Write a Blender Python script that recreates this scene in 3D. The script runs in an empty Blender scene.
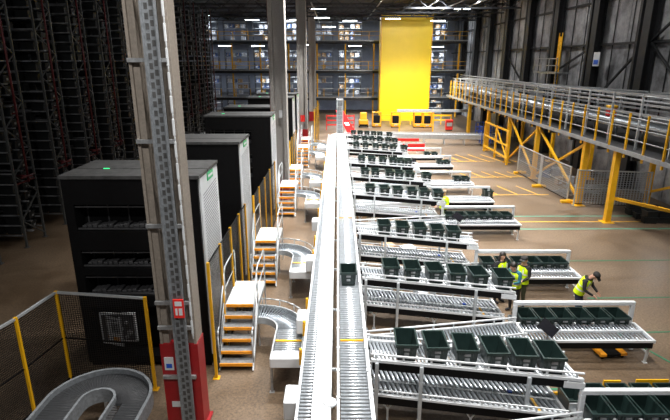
import bpy, bmesh, math, random
from mathutils import Vector, Matrix
random.seed(7)
S = bpy.context.scene
COL = S.collection
PI = math.pi

# ------------------------------------------------------------------ materials
def mat(name, col, rough=.5, metal=0., var=0., scale=8., emit=0., alpha=1., bump=0., spec=.5, col2=None):
    m = bpy.data.materials.new(name); m.use_nodes = True
    nt = m.node_tree; b = nt.nodes['Principled BSDF']
    b.inputs['Base Color'].default_value = (*col, 1)
    b.inputs['Roughness'].default_value = rough
    b.inputs['Metallic'].default_value = metal
    b.inputs['Specular IOR Level'].default_value = spec
    b.inputs['Alpha'].default_value = alpha
    if var or col2 or bump:
        tc = nt.nodes.new('ShaderNodeTexCoord')
        n = nt.nodes.new('ShaderNodeTexNoise'); n.inputs['Scale'].default_value = scale
        n.inputs['Detail'].default_value = 6; n.inputs['Roughness'].default_value = .65
        nt.links.new(tc.outputs['Object'], n.inputs['Vector'])
        r = nt.nodes.new('ShaderNodeValToRGB')
        a = col if col2 is None else col2
        r.color_ramp.elements[0].color = (*[c * (1 - var) for c in a], 1)
        r.color_ramp.elements[1].color = (*[min(1, c * (1 + var)) for c in col], 1)
        r.color_ramp.elements[0].position = .35; r.color_ramp.elements[1].position = .65
        nt.links.new(n.outputs['Fac'], r.inputs['Fac'])
        nt.links.new(r.outputs['Color'], b.inputs['Base Color'])
        if bump:
            bp = nt.nodes.new('ShaderNodeBump'); bp.inputs['Strength'].default_value = bump
            nt.links.new(n.outputs['Fac'], bp.inputs['Height']); nt.links.new(bp.outputs['Normal'], b.inputs['Normal'])
    if emit:
        b.inputs['Emission Color'].default_value = (*col, 1); b.inputs['Emission Strength'].default_value = emit
    return m

M = {
 'white': mat('white_paint', (.66, .68, .70), .4, var=.06, scale=3),
 'cover': mat('white_cover_sheet', (.85, .87, .89), .35, var=.04, scale=2),
 'rail': mat('pale_rail_steel', (.50, .53, .55), .38, .35, var=.1, scale=5),
 'roller': mat('zinc_roller', (.57, .61, .65), .3, .6, var=.12, scale=12),
 'roller_dark': mat('worn_zinc_roller', (.36, .40, .44), .3, .7, var=.2, scale=10),
 'mezz': mat('grey_mezzanine_steel', (.30, .31, .32), .5, .2, var=.15, scale=3),
 'galv': mat('galvanised_steel', (.36, .37, .38), .45, .6, var=.25, scale=9),
 'tray': mat('cable_tray_steel', (.20, .215, .23), .5, .15, var=.25, scale=14),
 'black': mat('black_powder_coat', (.004, .004, .0045), .6, var=.2, scale=6, spec=.15),
 'blackgloss': mat('black_gloss', (.006, .006, .008), .22),
 'darkgrey': mat('dark_grey_steel', (.05, .05, .053), .5, var=.25, scale=8),
 'greytop': mat('grey_roof_sheet', (.06, .06, .06), .6, var=.35, scale=5),
 'tote': mat('dark_green_plastic', (.011, .024, .022), .38, var=.2, scale=5),
 'totein': mat('dark_green_rim_plastic', (.014, .030, .027), .35, var=.15, scale=5),
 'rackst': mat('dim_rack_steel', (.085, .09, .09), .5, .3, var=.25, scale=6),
 'rackbeam': mat('rack_beam_glint_steel', (.30, .31, .33), .35, .5, var=.7, scale=1.2),  # beam colour lightened to stand in for glints along the shelves
 'rack_tote': mat('black_tote_plastic', (.012, .014, .015), .45, var=.3, scale=3),
 'yellow': mat('safety_yellow', (.80, .42, .008), .42, var=.08, scale=4),
 'tower': mat('yellow_cladding', (.93, .64, .004), .45, var=.05, scale=.35),
  'truck': mat('amber_truck_paint', (.62, .27, .008), .45),
 'orange': mat('orange_nosing', (.85, .33, .015), .45),
 'red': mat('red_paint', (.30, .008, .012), .45, var=.12, scale=4),
 'mattered': mat('matte_red_board', (.6, .012, .012), .95, spec=.05),
 'brightred': mat('bright_red_paint', (.75, .03, .025), .4),
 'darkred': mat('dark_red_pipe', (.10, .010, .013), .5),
 'tread': mat('pale_stair_tread', (.68, .66, .63), .6, var=.1, scale=20),
 'column': mat('column_grey_brown', (.25, .215, .18), .75, var=.16, scale=16, bump=.1),
 'columnback': mat('column_grey_lightened', (.36, .34, .32), .75, var=.14, scale=16),  # column colour lightened to stand in for light on the camera-facing sides
 'panel': mat('white_side_panel', (.66, .68, .70), .35, var=.05, scale=2),
 'print': mat('grey_print', (.16, .17, .18), .5),
 'green': mat('green_badge', (.01, .42, .13), .4),
 'glow': mat('green_indicator', (.05, 1, .3), .4, emit=1.),
 'lamp': mat('lit_tube', (.86, .93, 1), .4, emit=14.),
 'wallpanel': mat('grey_wall_cladding', (.36, .365, .38), .7, col2=(.17, .17, .18), var=.2, scale=.8),
 'walldark': mat('dark_wall_steel', (.012, .013, .015), .6, var=.3, scale=3),
 'ceil': mat('dark_roof_deck', (.05, .055, .065), .8, var=.3, scale=2),
 'backwall': mat('pale_blue_grey_wall', (.34, .38, .48), .7, var=.15, scale=.7),
 'carton': mat('brown_carton', (.34, .22, .12), .8, var=.15, scale=4),
 'cartonw': mat('white_carton', (.5, .52, .58), .7, var=.15, scale=4),
 'cartonb': mat('blue_carton', (.07, .11, .24), .7, var=.15, scale=4),
 'tape': mat('parcel_tape', (.55, .45, .3), .4),
 'blue': mat('blue_plastic', (.01, .09, .55), .4),
 'hivis': mat('fluorescent_yellow_cloth', (.62, .85, .0), .7, var=.06, scale=10),
 'reflect': mat('silver_reflective_tape', (.7, .72, .72), .3),
 'skin': mat('skin', (.55, .31, .22), .55),
 'hair': mat('dark_hair', (.015, .011, .009), .5),
 'hairl': mat('grey_brown_hair', (.25, .16, .10), .6),
 'cloth_black': mat('black_cloth', (.012, .012, .014), .85),
 'cloth_olive': mat('olive_cloth', (.05, .055, .03), .85),
 'cloth_navy': mat('navy_denim', (.015, .022, .05), .85),
 'cloth_teal': mat('teal_cloth', (.01, .10, .13), .85),
 'cap': mat('dark_cap_cloth', (.02, .018, .017), .8),
 'eye': mat('dark_eye', (.01, .008, .006), .3),
 'lip': mat('lip', (.35, .1, .09), .5),
 'screen': mat('dark_screen', (.01, .01, .013), .15),
 'beltdark': mat('dark_grey_belt', (.035, .037, .04), .45, var=.2, scale=10),
 'line_green': mat('green_floor_line', (.02, .16, .08), .6),
 'line_mint': mat('mint_floor_line', (.08, .32, .24), .6),
 'line_yellow': mat('yellow_floor_line', (.75, .42, .03), .6),
}

def floor_mat():
    m = bpy.data.materials.new('worn_tan_concrete'); m.use_nodes = True
    nt = m.node_tree; b = nt.nodes['Principled BSDF']
    tc = nt.nodes.new('ShaderNodeTexCoord')
    def noise(sc, det, d=.0):
        n = nt.nodes.new('ShaderNodeTexNoise'); n.inputs['Scale'].default_value = sc
        n.inputs['Detail'].default_value = det; n.inputs['Roughness'].default_value = .7
        n.inputs['Distortion'].default_value = d
        nt.links.new(tc.outputs['Object'], n.inputs['Vector']); return n
    a = noise(.35, 8, .4); c = noise(16, 8)
    r1 = nt.nodes.new('ShaderNodeValToRGB')
    r1.color_ramp.elements[0].position = .3; r1.color_ramp.elements[1].position = .7
    r1.color_ramp.elements[0].color = (.088, .058, .034, 1); r1.color_ramp.elements[1].color = (.20, .143, .094, 1)
    r2 = nt.nodes.new('ShaderNodeValToRGB')
    r2.color_ramp.elements[0].position = .3; r2.color_ramp.elements[1].position = .7
    r2.color_ramp.elements[0].color = (.42, .42, .42, 1); r2.color_ramp.elements[1].color = (1.45, 1.42, 1.38, 1)
    mx = nt.nodes.new('ShaderNodeMixRGB'); mx.blend_type = 'MULTIPLY'; mx.inputs['Fac'].default_value = 1
    nt.links.new(a.outputs['Fac'], r1.inputs['Fac']); nt.links.new(c.outputs['Fac'], r2.inputs['Fac'])
    nt.links.new(r1.outputs['Color'], mx.inputs['Color1']); nt.links.new(r2.outputs['Color'], mx.inputs['Color2'])
    nt.links.new(mx.outputs['Color'], b.inputs['Base Color'])
    r3 = nt.nodes.new('ShaderNodeMapRange')
    r3.inputs['From Min'].default_value = .3; r3.inputs['From Max'].default_value = .7
    r3.inputs['To Min'].default_value = .32; r3.inputs['To Max'].default_value = .6
    nt.links.new(a.outputs['Fac'], r3.inputs['Value']); nt.links.new(r3.outputs['Result'], b.inputs['Roughness'])
    return m
M['floor'] = floor_mat()

def mesh_mat(name, col, cell, duty):
    """wire mesh panel: real see-through gaps through a grid"""
    m = bpy.data.materials.new(name); m.use_nodes = True
    nt = m.node_tree; b = nt.nodes['Principled BSDF']
    b.inputs['Base Color'].default_value = (*col, 1); b.inputs['Roughness'].default_value = .5; b.inputs['Metallic'].default_value = .3
    tc = nt.nodes.new('ShaderNodeTexCoord'); sp = nt.nodes.new('ShaderNodeSeparateXYZ')
    nt.links.new(tc.outputs['Object'], sp.inputs[0])
    outs = []
    add = nt.nodes.new('ShaderNodeMath'); add.operation = 'ADD'
    nt.links.new(sp.outputs['X'], add.inputs[0]); nt.links.new(sp.outputs['Y'], add.inputs[1])
    for src in (add.outputs[0], sp.outputs['Z']):
        d = nt.nodes.new('ShaderNodeMath'); d.operation = 'DIVIDE'; d.inputs[1].default_value = cell
        nt.links.new(src, d.inputs[0])
        fr = nt.nodes.new('ShaderNodeMath'); fr.operation = 'FRACT'; nt.links.new(d.outputs[0], fr.inputs[0])
        lt = nt.nodes.new('ShaderNodeMath'); lt.operation = 'LESS_THAN'; lt.inputs[1].default_value = duty
        nt.links.new(fr.outputs[0], lt.inputs[0]); outs.append(lt.outputs[0])
    mxx = nt.nodes.new('ShaderNodeMath'); mxx.operation = 'MAXIMUM'
    nt.links.new(outs[0], mxx.inputs[0]); nt.links.new(outs[1], mxx.inputs[1])
    nt.links.new(mxx.outputs[0], b.inputs['Alpha'])
    return m
M['mesh_black'] = mesh_mat('black_wire_mesh', (.012, .012, .013), .05, .2)
M['mesh_grey'] = mesh_mat('grey_wire_mesh', (.35, .37, .39), .12, .16)

# ------------------------------------------------------------------ mesh builder
class MB:
    def __init__(self): self.v = []; self.f = []; self.m = []; self.sm = []
    def add(self, vs, fs, mi=0, smooth=False):
        o = len(self.v); self.v += [tuple(p) for p in vs]
        for f in fs: self.f.append(tuple(i + o for i in f)); self.m.append(mi); self.sm.append(smooth)
        return self
    def box(self, x0, x1, y0, y1, z0, z1, mi=0, fn=None):
        vs = [(x, y, z) for z in (z0, z1) for y in (y0, y1) for x in (x0, x1)]
        if fn: vs = [fn(*p) for p in vs]
        return self.add(vs, [(0,2,3,1),(4,5,7,6),(0,1,5,4),(2,6,7,3),(0,4,6,2),(1,3,7,5)], mi)
    def cham(self, x0, x1, y0, y1, z0, z1, b=.01, mi=0):
        """box with chamfered vertical and horizontal edges"""
        b = min(b, (x1-x0)*.45, (y1-y0)*.45, (z1-z0)*.45)
        bm = bmesh.new(); bmesh.ops.create_cube(bm, size=1)
        for v in bm.verts: v.co = Vector(((x0+x1)/2 + v.co.x*(x1-x0), (y0+y1)/2 + v.co.y*(y1-y0), (z0+z1)/2 + v.co.z*(z1-z0)))
        bmesh.ops.bevel(bm, geom=list(bm.edges), offset=b, segments=1, affect='EDGES')
        bm.verts.index_update()
        self.add([v.co[:] for v in bm.verts], [[v.index for v in f.verts] for f in bm.faces], mi); bm.free(); return self
    def bar(self, p, q, w, h=None, mi=0, up=(0,0,1)):
        """rectangular bar from p to q"""
        h = h or w; p = Vector(p); q = Vector(q); d = (q-p).normalized(); u = Vector(up)
        if abs(d.dot(u)) > .98: u = Vector((0,1,0))
        s = d.cross(u).normalized()*w/2; t = s.cross(d).normalized()*h/2
        vs = [a+i*s+j*t for a in (p, q) for i, j in ((-1,-1),(1,-1),(1,1),(-1,1))]
        return self.add(vs, [(3,2,1,0),(4,5,6,7),(0,1,5,4),(1,2,6,5),(2,3,7,6),(3,0,4,7)], mi)
    def cyl(self, p, q, r, n=8, mi=0, r2=None, cap=True):
        r2 = r if r2 is None else r2; p = Vector(p); q = Vector(q); d = (q-p).normalized()
        u = Vector((0,0,1)) if abs(d.z) < .9 else Vector((1,0,0))
        s = d.cross(u).normalized(); t = s.cross(d)
        vs = []
        for a, rr in ((p, r), (q, r2)):
            for i in range(n):
                an = 2*PI*i/n; vs.append(a + rr*(math.cos(an)*s + math.sin(an)*t))
        o = [(i, (i+1) % n, n+(i+1) % n, n+i) for i in range(n)]
        self.add(vs, o, mi, True)
        if cap:
            k = len(self.v)-2*n
            self.f.append(tuple(range(k+n-1, k-1, -1))); self.m.append(mi); self.sm.append(False)
            self.f.append(tuple(range(k+n, k+2*n))); self.m.append(mi); self.sm.append(False)
        return self
    def tube(self, pts, r, n=7, mi=0):
        for a, b in zip(pts, pts[1:]): self.cyl(a, b, r, n, mi)
        return self
    def ell(self, c, rx, ry, rz, mi=0, nu=10, nv=7, R=None):
        vs = []; fs = []
        for j in range(nv+1):
            ph = PI*j/nv
            for i in range(nu):
                an = 2*PI*i/nu
                p = Vector((rx*math.sin(ph)*math.cos(an), ry*math.sin(ph)*math.sin(an), rz*math.cos(ph)))
                if R: p = R @ p
                vs.append(Vector(c)+p)
        for j in range(nv):
            for i in range(nu):
                fs.append((j*nu+i, (j+1)*nu+i, (j+1)*nu+(i+1) % nu, j*nu+(i+1) % nu))
        return self.add(vs, fs, mi, True)
    def prism(self, poly, z0, z1, mi=0):
        n = len(poly)
        vs = [(x, y, z0) for x, y in poly]+[(x, y, z1) for x, y in poly]
        return self.add(vs, [tuple(range(n-1,-1,-1)), tuple(range(n, 2*n))]+[(i,(i+1) % n, n+(i+1) % n, n+i) for i in range(n)], mi)
    def build(self, name, mats, parent=None):
        me = bpy.data.meshes.new(name); me.from_pydata(self.v, [], self.f)
        mats = mats if isinstance(mats, (list, tuple)) else [mats]
        for k in mats: me.materials.append(M[k] if isinstance(k, str) else k)
        me.polygons.foreach_set('material_index', self.m); me.polygons.foreach_set('use_smooth', self.sm)
        me.validate(); me.update()
        o = bpy.data.objects.new(name, me); COL.objects.link(o)
        if parent: o.parent = parent
        return o

def tag(o, label, cat, group=None):
    o['label'] = label; o['category'] = cat
    if group: o['group'] = group
    return o
def thing(name, label, cat, loc=(0,0,0), rz=0, group=None):
    o = bpy.data.objects.new(name, None); COL.objects.link(o); o.empty_display_size = .1
    o.location = loc; o.rotation_euler = (0, 0, rz); return tag(o, label, cat, group)
def struct(o): o['kind'] = 'structure'; return o
KIDS = {}
def copy_tree(o, parent=None):
    c = o.copy(); COL.objects.link(c)
    if parent: c.parent = parent
    for ch in o.children: copy_tree(ch, c)
    return c
def place(proto, state, loc, rz=0, label=None, group=None, sc=None):
    """the first call moves the prototype itself, later calls copy it"""
    o = proto if not state else copy_tree(proto)
    state.append(1); o.location = loc; o.rotation_euler = (0, 0, rz)
    if label: o['label'] = label
    if group: o['group'] = group
    if sc: o.scale = sc
    return o
ORD = ['first','second','third','fourth','fifth','sixth','seventh','eighth','ninth','tenth','eleventh','twelfth','thirteenth','fourteenth','fifteenth','sixteenth']
LANE = ['nearest','second nearest','third nearest','fourth nearest','fifth nearest','sixth nearest','seventh nearest','second farthest','farthest']

# ------------------------------------------------------------------ camera
cam = bpy.data.cameras.new('camera'); co = bpy.data.objects.new('camera', cam); COL.objects.link(co)
cam.sensor_width = 36; cam.lens = 500/670*36; cam.clip_end = 300
co.location = (0, 0, 7.6); co.rotation_euler = (math.radians(90-16.7), 0, 0)
S.camera = co

# ------------------------------------------------------------------ setting
struct(MB().box(-40, 19, 1, 82, -.3, 0).build('floor', 'floor'))
struct(MB().box(-40, 19, 81, 81.3, 0, 14.2).build('wall_back', 'backwall'))
# right wall: cladding panels and dark steel columns, girts and braces
WX = 18.3
b = MB().box(WX, WX+.3, 10, 82, 0, 14.2)
for y in range(12, 82, 3):
    for z in (1.5, 4.2, 6.9, 9.6, 12.3): b.box(WX-.03, WX+.01, y+.06, y+2.94, z-1.3, z+1.3)
struct(b.build('wall_right', 'wallpanel'))
for i, y in enumerate((24, 30, 36, 42.4, 48.5, 54.5, 60.5, 66.5, 73)):
    b = MB()
    b.box(WX-.75, WX-.70, y-.35, y+.35, 0, 14).box(WX-.25, WX-.2, y-.35, y+.35, 0, 14).box(WX-.7, WX-.25, y-.04, y+.04, 0, 14)
    b.box(WX-.6, WX-.35, y+.9, y+1.15, 0, 14)
    struct(b.build('column_right', 'walldark'))
b = MB()
for z in (5.2, 8.6, 11.4): b.box(WX-.3, WX-.12, 12, 81, z-.07, z+.07)
for y0, y1, z0, z1 in ((24, 30, 4.5, 8.6), (36, 30.3, 4.5, 8.6), (42, 36.3, 6.8, 8.6), (30, 24.3, 8.6, 12), (48.5, 54.5, 5, 8)):
    b.bar((WX-.35, y0, z0), (WX-.35, y1, z1), .12)
for y in range(14, 80, 2): b.bar((WX-.1, y+.5, 4.6), (WX-.1, y+.5, 14), .05)
struct(b.build('trim_1', 'walldark'))
# roof: deck, purlins, lattice trusses
struct(MB().box(-40, 19, 1, 82, 14, 14.25).build('ceiling', 'ceil'))
b = MB()
for y in (52, 57, 62, 67.5):
    b.box(-38, 18, y-.1, y+.1, 13.2, 13.35).box(-38, 18, y-.1, y+.1, 12.35, 12.5)
    for k in range(56):
        x = -38+k; b.bar((x, y, 12.45 if k % 2 else 13.25), (x+1, y, 13.25 if k % 2 else 12.45), .07)
for x in range(-36, 18, 4): b.box(x-.07, x+.07, 48, 80, 13.4, 13.62)
struct(b.build('trim_2', 'ceil'))
b = MB()
for x, z in ((9.6, 12.9), (11.2, 12.6), (13.4, 12.75), (-2, 12.2), (4.2, 12.7)): b.cyl((x, 45, z), (x, 69, z), .07, 8)
struct(b.build('trim_3', 'galv'))

# building columns standing along the left of the conveyors
def column(x, y, w, m, label, red=2.1):
    t = thing('steel_column', label, 'column', (x, y, 0)); t['kind'] = 'structure'
    h = w/2; b = MB()
    b.box(-h, -h+.06, -h, h, red, 13.9).box(h-.06, h, -h, h, red, 13.9).box(-h+.06, h-.06, -.06, .06, red, 13.9)
    b.box(-h+.06, -h+.2, -h*.8, h*.8, red, 13.9).box(h-.2, h-.06, -h*.8, h*.8, red, 13.9)
    b.build('shaft', m, t)
    b = MB(); b.box(-h-.02, h+.02, -h-.02, h+.02, 0, red); b.box(-h-.1, h+.1, -h-.1, h+.1, 0, .05); b.build('base_guard', 'red', t)
    return t
c1 = column(-3.19, 9.2, .86, 'column', 'big near grey brown steel column with red base and cable tray', 2.05)
b = MB()
b.box(-.04, .24, -.60, -.57, .1, 13.9).box(-.06, -.02, -.66, -.57, .1, 13.9).box(.22, .26, -.66, -.57, .1, 13.9)
for k in range(86):
    z = .25+k*.16; b.box(.02, .09, -.606, -.6, z, z+.1, 1).box(.12, .19, -.606, -.6, z+.05, z+.15, 1)
b.build('cable_tray', ['tray', 'greytop'], c1)
c1.scale = (.86, .5, 1)
for z in (1.3, 2.45, 3.0, 4.6, 6.2, 7.6, 9.0):
    MB().box(-.43, .36, -.57, -.45, z-.035, z+.035).build('tray_bracket', 'galv', c1)
b = MB()
for k in range(28):
    z = 2.3+k*.4; b.cham(.34, .39, -.5, -.45, z, z+.3, .01)
    b.cyl((.37, -.47, z-.12), (.37, -.47, z+.02), .016, 6)
b.build('junction_strip', 'white', c1)
b = MB().box(.02, .26, -.72, -.665, 2.72, 3.12).box(.06, .22, -.724, -.72, 2.98, 3.08, 1).box(.06, .11, -.724, -.72, 2.78, 2.93, 1).box(.14, .22, -.724, -.72, 2.78, 2.93, 1)
b.build('fire_sign', ['brightred', 'white'], c1)
MB().box(-.38, -.16, -.475, -.45, 1.45, 1.75).box(-.34, -.2, -.48, -.475, 1.5, 1.6, 1).build('notice_plate', ['white', 'blue'], c1)
MB().box(-.3, .0, -.475, -.45, .55, .68).build('notice_strip', 'white', c1)
c2 = column(-3.05, 27.9, .86, 'columnback', 'second grey column behind the near column, red edge strip', .9)
MB().box(-.45, -.43, -.45, -.38, .9, 13.9).build('edge_strip', 'darkred', c2)
MB().box(.02, .2, -.48, -.43, 4.6, 5.0).build('junction_box', 'white', c2)
c3 = column(-2.95, 46.5, .86, 'columnback', 'third grey column from the front with red foot guard', 1.5)
MB().box(-.2, .2, -.46, -.44, 2.2, 2.8).build('red_notice', 'brightred', c3)
column(-2.9, 66, .86, 'columnback', 'farthest slim grey column by the back mezzanine', 1.2)

# floor markings
def floorline(name, segs, m, label):
    b = MB()
    for (x0, y0), (x1, y1), w in segs: b.bar((x0, y0, .004), (x1, y1, .004), w, .006)
    o = b.build(name, m); o['kind'] = 'structure'; return o
floorline('floor_line_mint', [((8.4, 24.2), (18, 24.3), .09), ((8.4, 22.2), (18, 22.3), .09)], 'line_mint', '')
floorline('floor_line_green', [((8.3, 18.3), (17, 18.5), .06), ((8.4, 15.1), (16, 15.3), .06), ((8.3, 12.9), (14, 13.1), .06), ((5.2, 10.3), (12, 10.5), .06), ((8.2, 12.9), (9.2, 10.4), .06)], 'line_green', '')
segs = [((8.6, 23.3), (15, 23.35), .08), ((8.4, 33.0), (12.8, 33.2), .09), ((8.6, 38.5), (12.6, 38.7), .09), ((8.5, 28.4), (12.6, 28.5), .07)]
for k in range(6): segs.append(((8.9+k*1.05, 38.4), (8.0+k*1.05, 41.5), .09)); segs.append(((9.2+k*.9, 32.9), (8.6+k*.9, 34.8), .07))
for k in range(3): segs.append(((9.6+k*1.2, 28.4), (9.0+k*1.2, 30.6), .07))
segs += [((-1.9, 44), (-1.9, 60), .09)]
floorline('floor_line_yellow', segs, 'line_yellow', '')

# ------------------------------------------------------------------ totes
def make_tote():
    t = thing('plastic_tote', 'dark green tote', 'tote')
    w, d, h, k, th = .21, .29, .33, .03, .012
    b = MB()
    def ring(s, z): return [(-s[0], -s[1], z), (s[0], -s[1], z), (s[0], s[1], z), (-s[0], s[1], z)]
    o0 = ring((w-k, d-k), 0); o1 = ring((w, d), h); i1 = ring((w-th, d-th), h); i0 = ring((w-k-th, d-k-th), .015)
    fs = [(3,2,1,0)]
    for a in (0, 4, 8): fs += [(a+i, a+(i+1) % 4, a+4+(i+1) % 4, a+4+i) for i in range(4)]
    fs.append((12, 13, 14, 15))
    b.add(o0+o1+i1+i0, fs)
    for s in (-1, 1):                                   # stiffening ribs on the ends
        for x in (-.12, .12): b.bar((x, s*(d-k-.0), .02), (x, s*(d+.004), h-.03), .02, .02)
    b.build('body', 'tote', t)
    b = MB(); e = .022
    for x0, x1, y0, y1 in ((-w-e, w+e, -d-e, -d+.008), (-w-e, w+e, d-.008, d+e), (-w-e, -w+.008, -d, d), (w-.008, w+e, -d, d)):
        b.box(x0, x1, y0, y1, h-.045, h+.008)
    b.build('rim', 'totein', t)
    for s in (-1, 1):
        MB().box(-.06, .06, s*d-.008 if s < 0 else d-.012, s*d+.012 if s < 0 else d+.008, h-.11, h-.07).build('handle', 'galv', t)
    return t
TOTE = make_tote(); TS = []
MB().box(-.05, .05, -.283, -.272, .12, .17).build('label_card', 'galv', TOTE)

# ------------------------------------------------------------------ sorting lanes
LY = [9.05, 13.15, 17.0, 22.5, 26.2, 29.9, 35.0, 38.2, 41.3]
SK = -.2
def make_lane():
    t = thing('tote_lane', '', 'conveyor')
    L = 4.12; zt = 1.62
    def fn(x, y, z): return (x, y+SK*x, z-.03*x)
    b = MB()
    for i in range(50):
        x = .06+i*.081; b.cyl(fn(x+.03, .05, zt-.03), fn(x-.02, .76, zt-.03), .032, 7)
    b.build('roller_bed', 'roller', t)
    for nm, y0 in (('front_beam', 0.), ('rear_beam', .77)):
        MB().box(0, L-.3, y0, y0+.04, zt-.215, zt-.03, 0, fn).build(nm, 'black', t)
        b = MB().box(-.02, L, y0-.015, y0+.055, zt-.03, zt+.03, 0, fn)
        b.box(-.02, L, y0-.005, y0+.035, zt+.125, zt+.155, 0, fn)
        for k in range(8): x = .05+k*.56; b.box(x, x+.035, y0, y0+.03, zt+.03, zt+.13, 0, fn)
        b.build('guard_rail', 'white', t)
    MB().box(L-.36, L+.03, -.02, .83, zt-.2, zt-.065, 0, fn).build('end_block', 'white', t)
    for x in (.05, .95, 3.05):
        for y in (-.075, 1.1):
            p = fn(x, y, zt); b = MB().box(p[0], p[0]+.07, p[1], p[1]+.055, 0.015, p[2]-.03)
            b.box(p[0]-.05, p[0]+.12, p[1]-.04, p[1]+.1, 0, .015)
            if y > 1: b.box(p[0], p[0]+.07, p[1]-.32, p[1]+.05, p[2]-.09, p[2]-.03)
            b.build('leg', 'rail', t)
    return t
def make_lower():
    t = thing('return_lane', '', 'conveyor')
    L = 3.85; zt = .78; W = 1.08
    def fn(x, y, z): return (x, y+SK*x, z-.015*x)
    b = MB()
    for i in range(36):
        x = .06+i*.105; b.cyl(fn(x+.05, .07, zt-.035), fn(x-.02, W*.5-.03, zt-.035), .036, 7); b.cyl(fn(x+.05, W*.5+.03, zt-.035), fn(x-.02, W-.05, zt-.035), .036, 7)
    b.build('roller_bed', 'roller', t)
    for nm, y0 in (('front_beam', .02), ('rear_beam', W-.04)):
        MB().box(0, L, y0, y0+.04, zt-.22, zt-.03, 0, fn).build(nm, 'black', t)
        b = MB().box(-.02, L, y0-.012, y0+.05, zt-.03, zt+.02, 0, fn)
        b.box(-.02, L, y0, y0+.03, zt+.1, zt+.125, 0, fn)
        for k in range(8): x = .05+k*.53; b.box(x, x+.03, y0, y0+.03, zt+.02, zt+.1, 0, fn)
        b.build('guard_rail', 'white', t)
    MB().box(-.02, L, W*.5-.03, W*.5+.03, zt-.06, zt+.005, 0, fn).build('centre_rail', 'rail', t)
    MB().box(3.3, 3.36, .08, W*.5-.04, zt-.001, zt+.006, 0, fn).build('yellow_marker', 'yellow', t); MB().box(2.9, 2.98, W*.5+.05, W*.5+.13, zt, zt+.03, 0, fn).build('blue_sensor', 'blue', t)
    MB().box(-.02, L, .06, W-.05, zt-.2, zt-.18, 0, fn).build('gap_dark_sheet', 'darkgrey', t)  # added dark sheet, stands in for shade in the roller gaps
    MB().box(L-.04, L+.02, -.0, W+.05, zt-.22, zt+.03, 0, fn).build('end_plate', 'white', t)
    for x in (.3, 2.0, 3.6):
        for y in (.06, W-.05):
            p = fn(x, y, zt-.24); b = MB().box(p[0]-.02, p[0]+.02, p[1]-.02, p[1]+.02, 0, p[2]-.1)
            b.bar((p[0], p[1], p[2]-.12), (p[0]-.09, p[1], p[2]+.02), .025).bar((p[0], p[1], p[2]-.12), (p[0]+.09, p[1], p[2]+.02), .025)
            b.box(p[0]-.05, p[0]+.05, p[1]-.04, p[1]+.04, 0, .012)
            b.build('leg', 'rail', t)
    return t
def make_bench():
    t = thing('packing_bench', '', 'bench')
    W = 3.2; zt = .72
    b = MB()
    for i in range(34): x = .08+i*.093; b.cyl((x, -1.1, zt-.03), (x, -.68, zt-.03), .025, 7)
    for i in range(34): x = .08+i*.093; b.cyl((x, -.62, zt-.0), (x, -.28, zt+.0), .025, 7)
    b.build('roller_top', 'roller_dark', t)
    b = MB().box(0, W, -1.16, -1.11, zt-.03, zt+.03).box(0, W, -.67, -.63, zt-.03, zt+.04).box(0, W, -.27, -.23, zt-.03, zt+.04).box(-.03, .02, -1.16, -.23, zt-.05, zt+.03).box(W-.02, W+.03, -1.16, -.23, zt-.05, zt+.03)
    b.build('top_frame', 'white', t)
    MB().box(.02, W-.02, -1.155, -1.115, zt-.2, zt-.03).build('front_beam', 'black', t)
    b = MB().box(-.03, W+.03, -.32, .34, .50, .54).box(-.03, W+.03, .34, .37, .5, .66); b.build('tote_shelf', 'rail', t)
    b = MB().cham(-.04, W+.08, -.05, .06, 1.16, 1.27, .012)
    b.cham(-.04, .06, -.05, .06, .02, 1.16, .01).cham(W-.02, W+.08, -.05, .06, .02, 1.16, .01)
    b.build('header_frame', 'white', t)
    for x in (.0, W-.06):
        MB().bar((x+.03, -1.05, zt-.1), (x+.03, -.98, .015), .05).bar((x+.03, -1.02, .3), (x+.03, -.3, .3), .035).bar((x+.03, -.32, zt-.1), (x+.03, -.32, .015), .05).box(x-.02, x+.08, -1.04, -.93, 0, .015).box(x-.02, x+.08, -.38, -.27, 0, .015).build('leg', 'white', t)
    return t
def make_monitor():
    t = thing('touch_screen', '', 'monitor')
    b = MB().cyl((0, 0, 0), (0, 0, .28), .018, 8).box(-.07, .07, -.05, .05, 0, .012); b.build('stand', 'galv', t)
    R = Matrix.Rotation(-.55, 4, 'Z') @ Matrix.Rotation(-.5, 4, 'X') @ Matrix.Rotation(.5, 4, 'Y')
    def f(x, y, z): p = R @ Vector((x, y, z)); return (p.x, p.y, p.z+.36)
    MB().box(-.22, .22, -.02, .025, -.145, .145, 0, f).build('housing', 'black', t)
    MB().box(-.2, .2, -.024, -.019, -.125, .125, 0, f).build('screen', 'screen', t)
    MB().box(-.03, .03, .026, .03, -.02, .02, 0, f).build('badge', 'orange', t)
    return t
LP, LW, BN, MO = make_lane(), make_lower(), make_bench(), make_monitor()
ls, lws, bs, ms = [], [], [], []
lane_tote_x = [
 [.75, 1.36, 1.97, 2.56, 3.12, 3.66], [.82, 1.42, 2.05, 2.66, 3.24, 3.9], [.95, 1.6, 2.2, 2.8, 3.35],
 [.8, 1.45, 2.05, 2.7, 3.25, 3.85], [.75, 1.3, 2.05, 2.55, 3.1, 3.95], [.75, 1.35, 2.0, 2.6, 3.05, 3.5],
 [.6, 1.25, 1.95, 2.6, 3.15, 3.9], [.7, 1.35, 1.9, 2.5, 3.1, 3.6], [.6, 1.15, 1.7, 2.25, 2.75, 3.5]]
bench_tote_x = [[.32, .83, 1.34, 1.86, 2.38, 2.9], [.3, .8, 1.3, 1.8, 2.3, 2.82], [.4, .95, 1.5, 1.98, 2.46, 2.9],
 [.32, .83, 1.34, 1.86, 2.38, 2.9], [.5], [2.45, 2.93], [2.5, 2.95], [2.2, 2.75], []]
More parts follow.
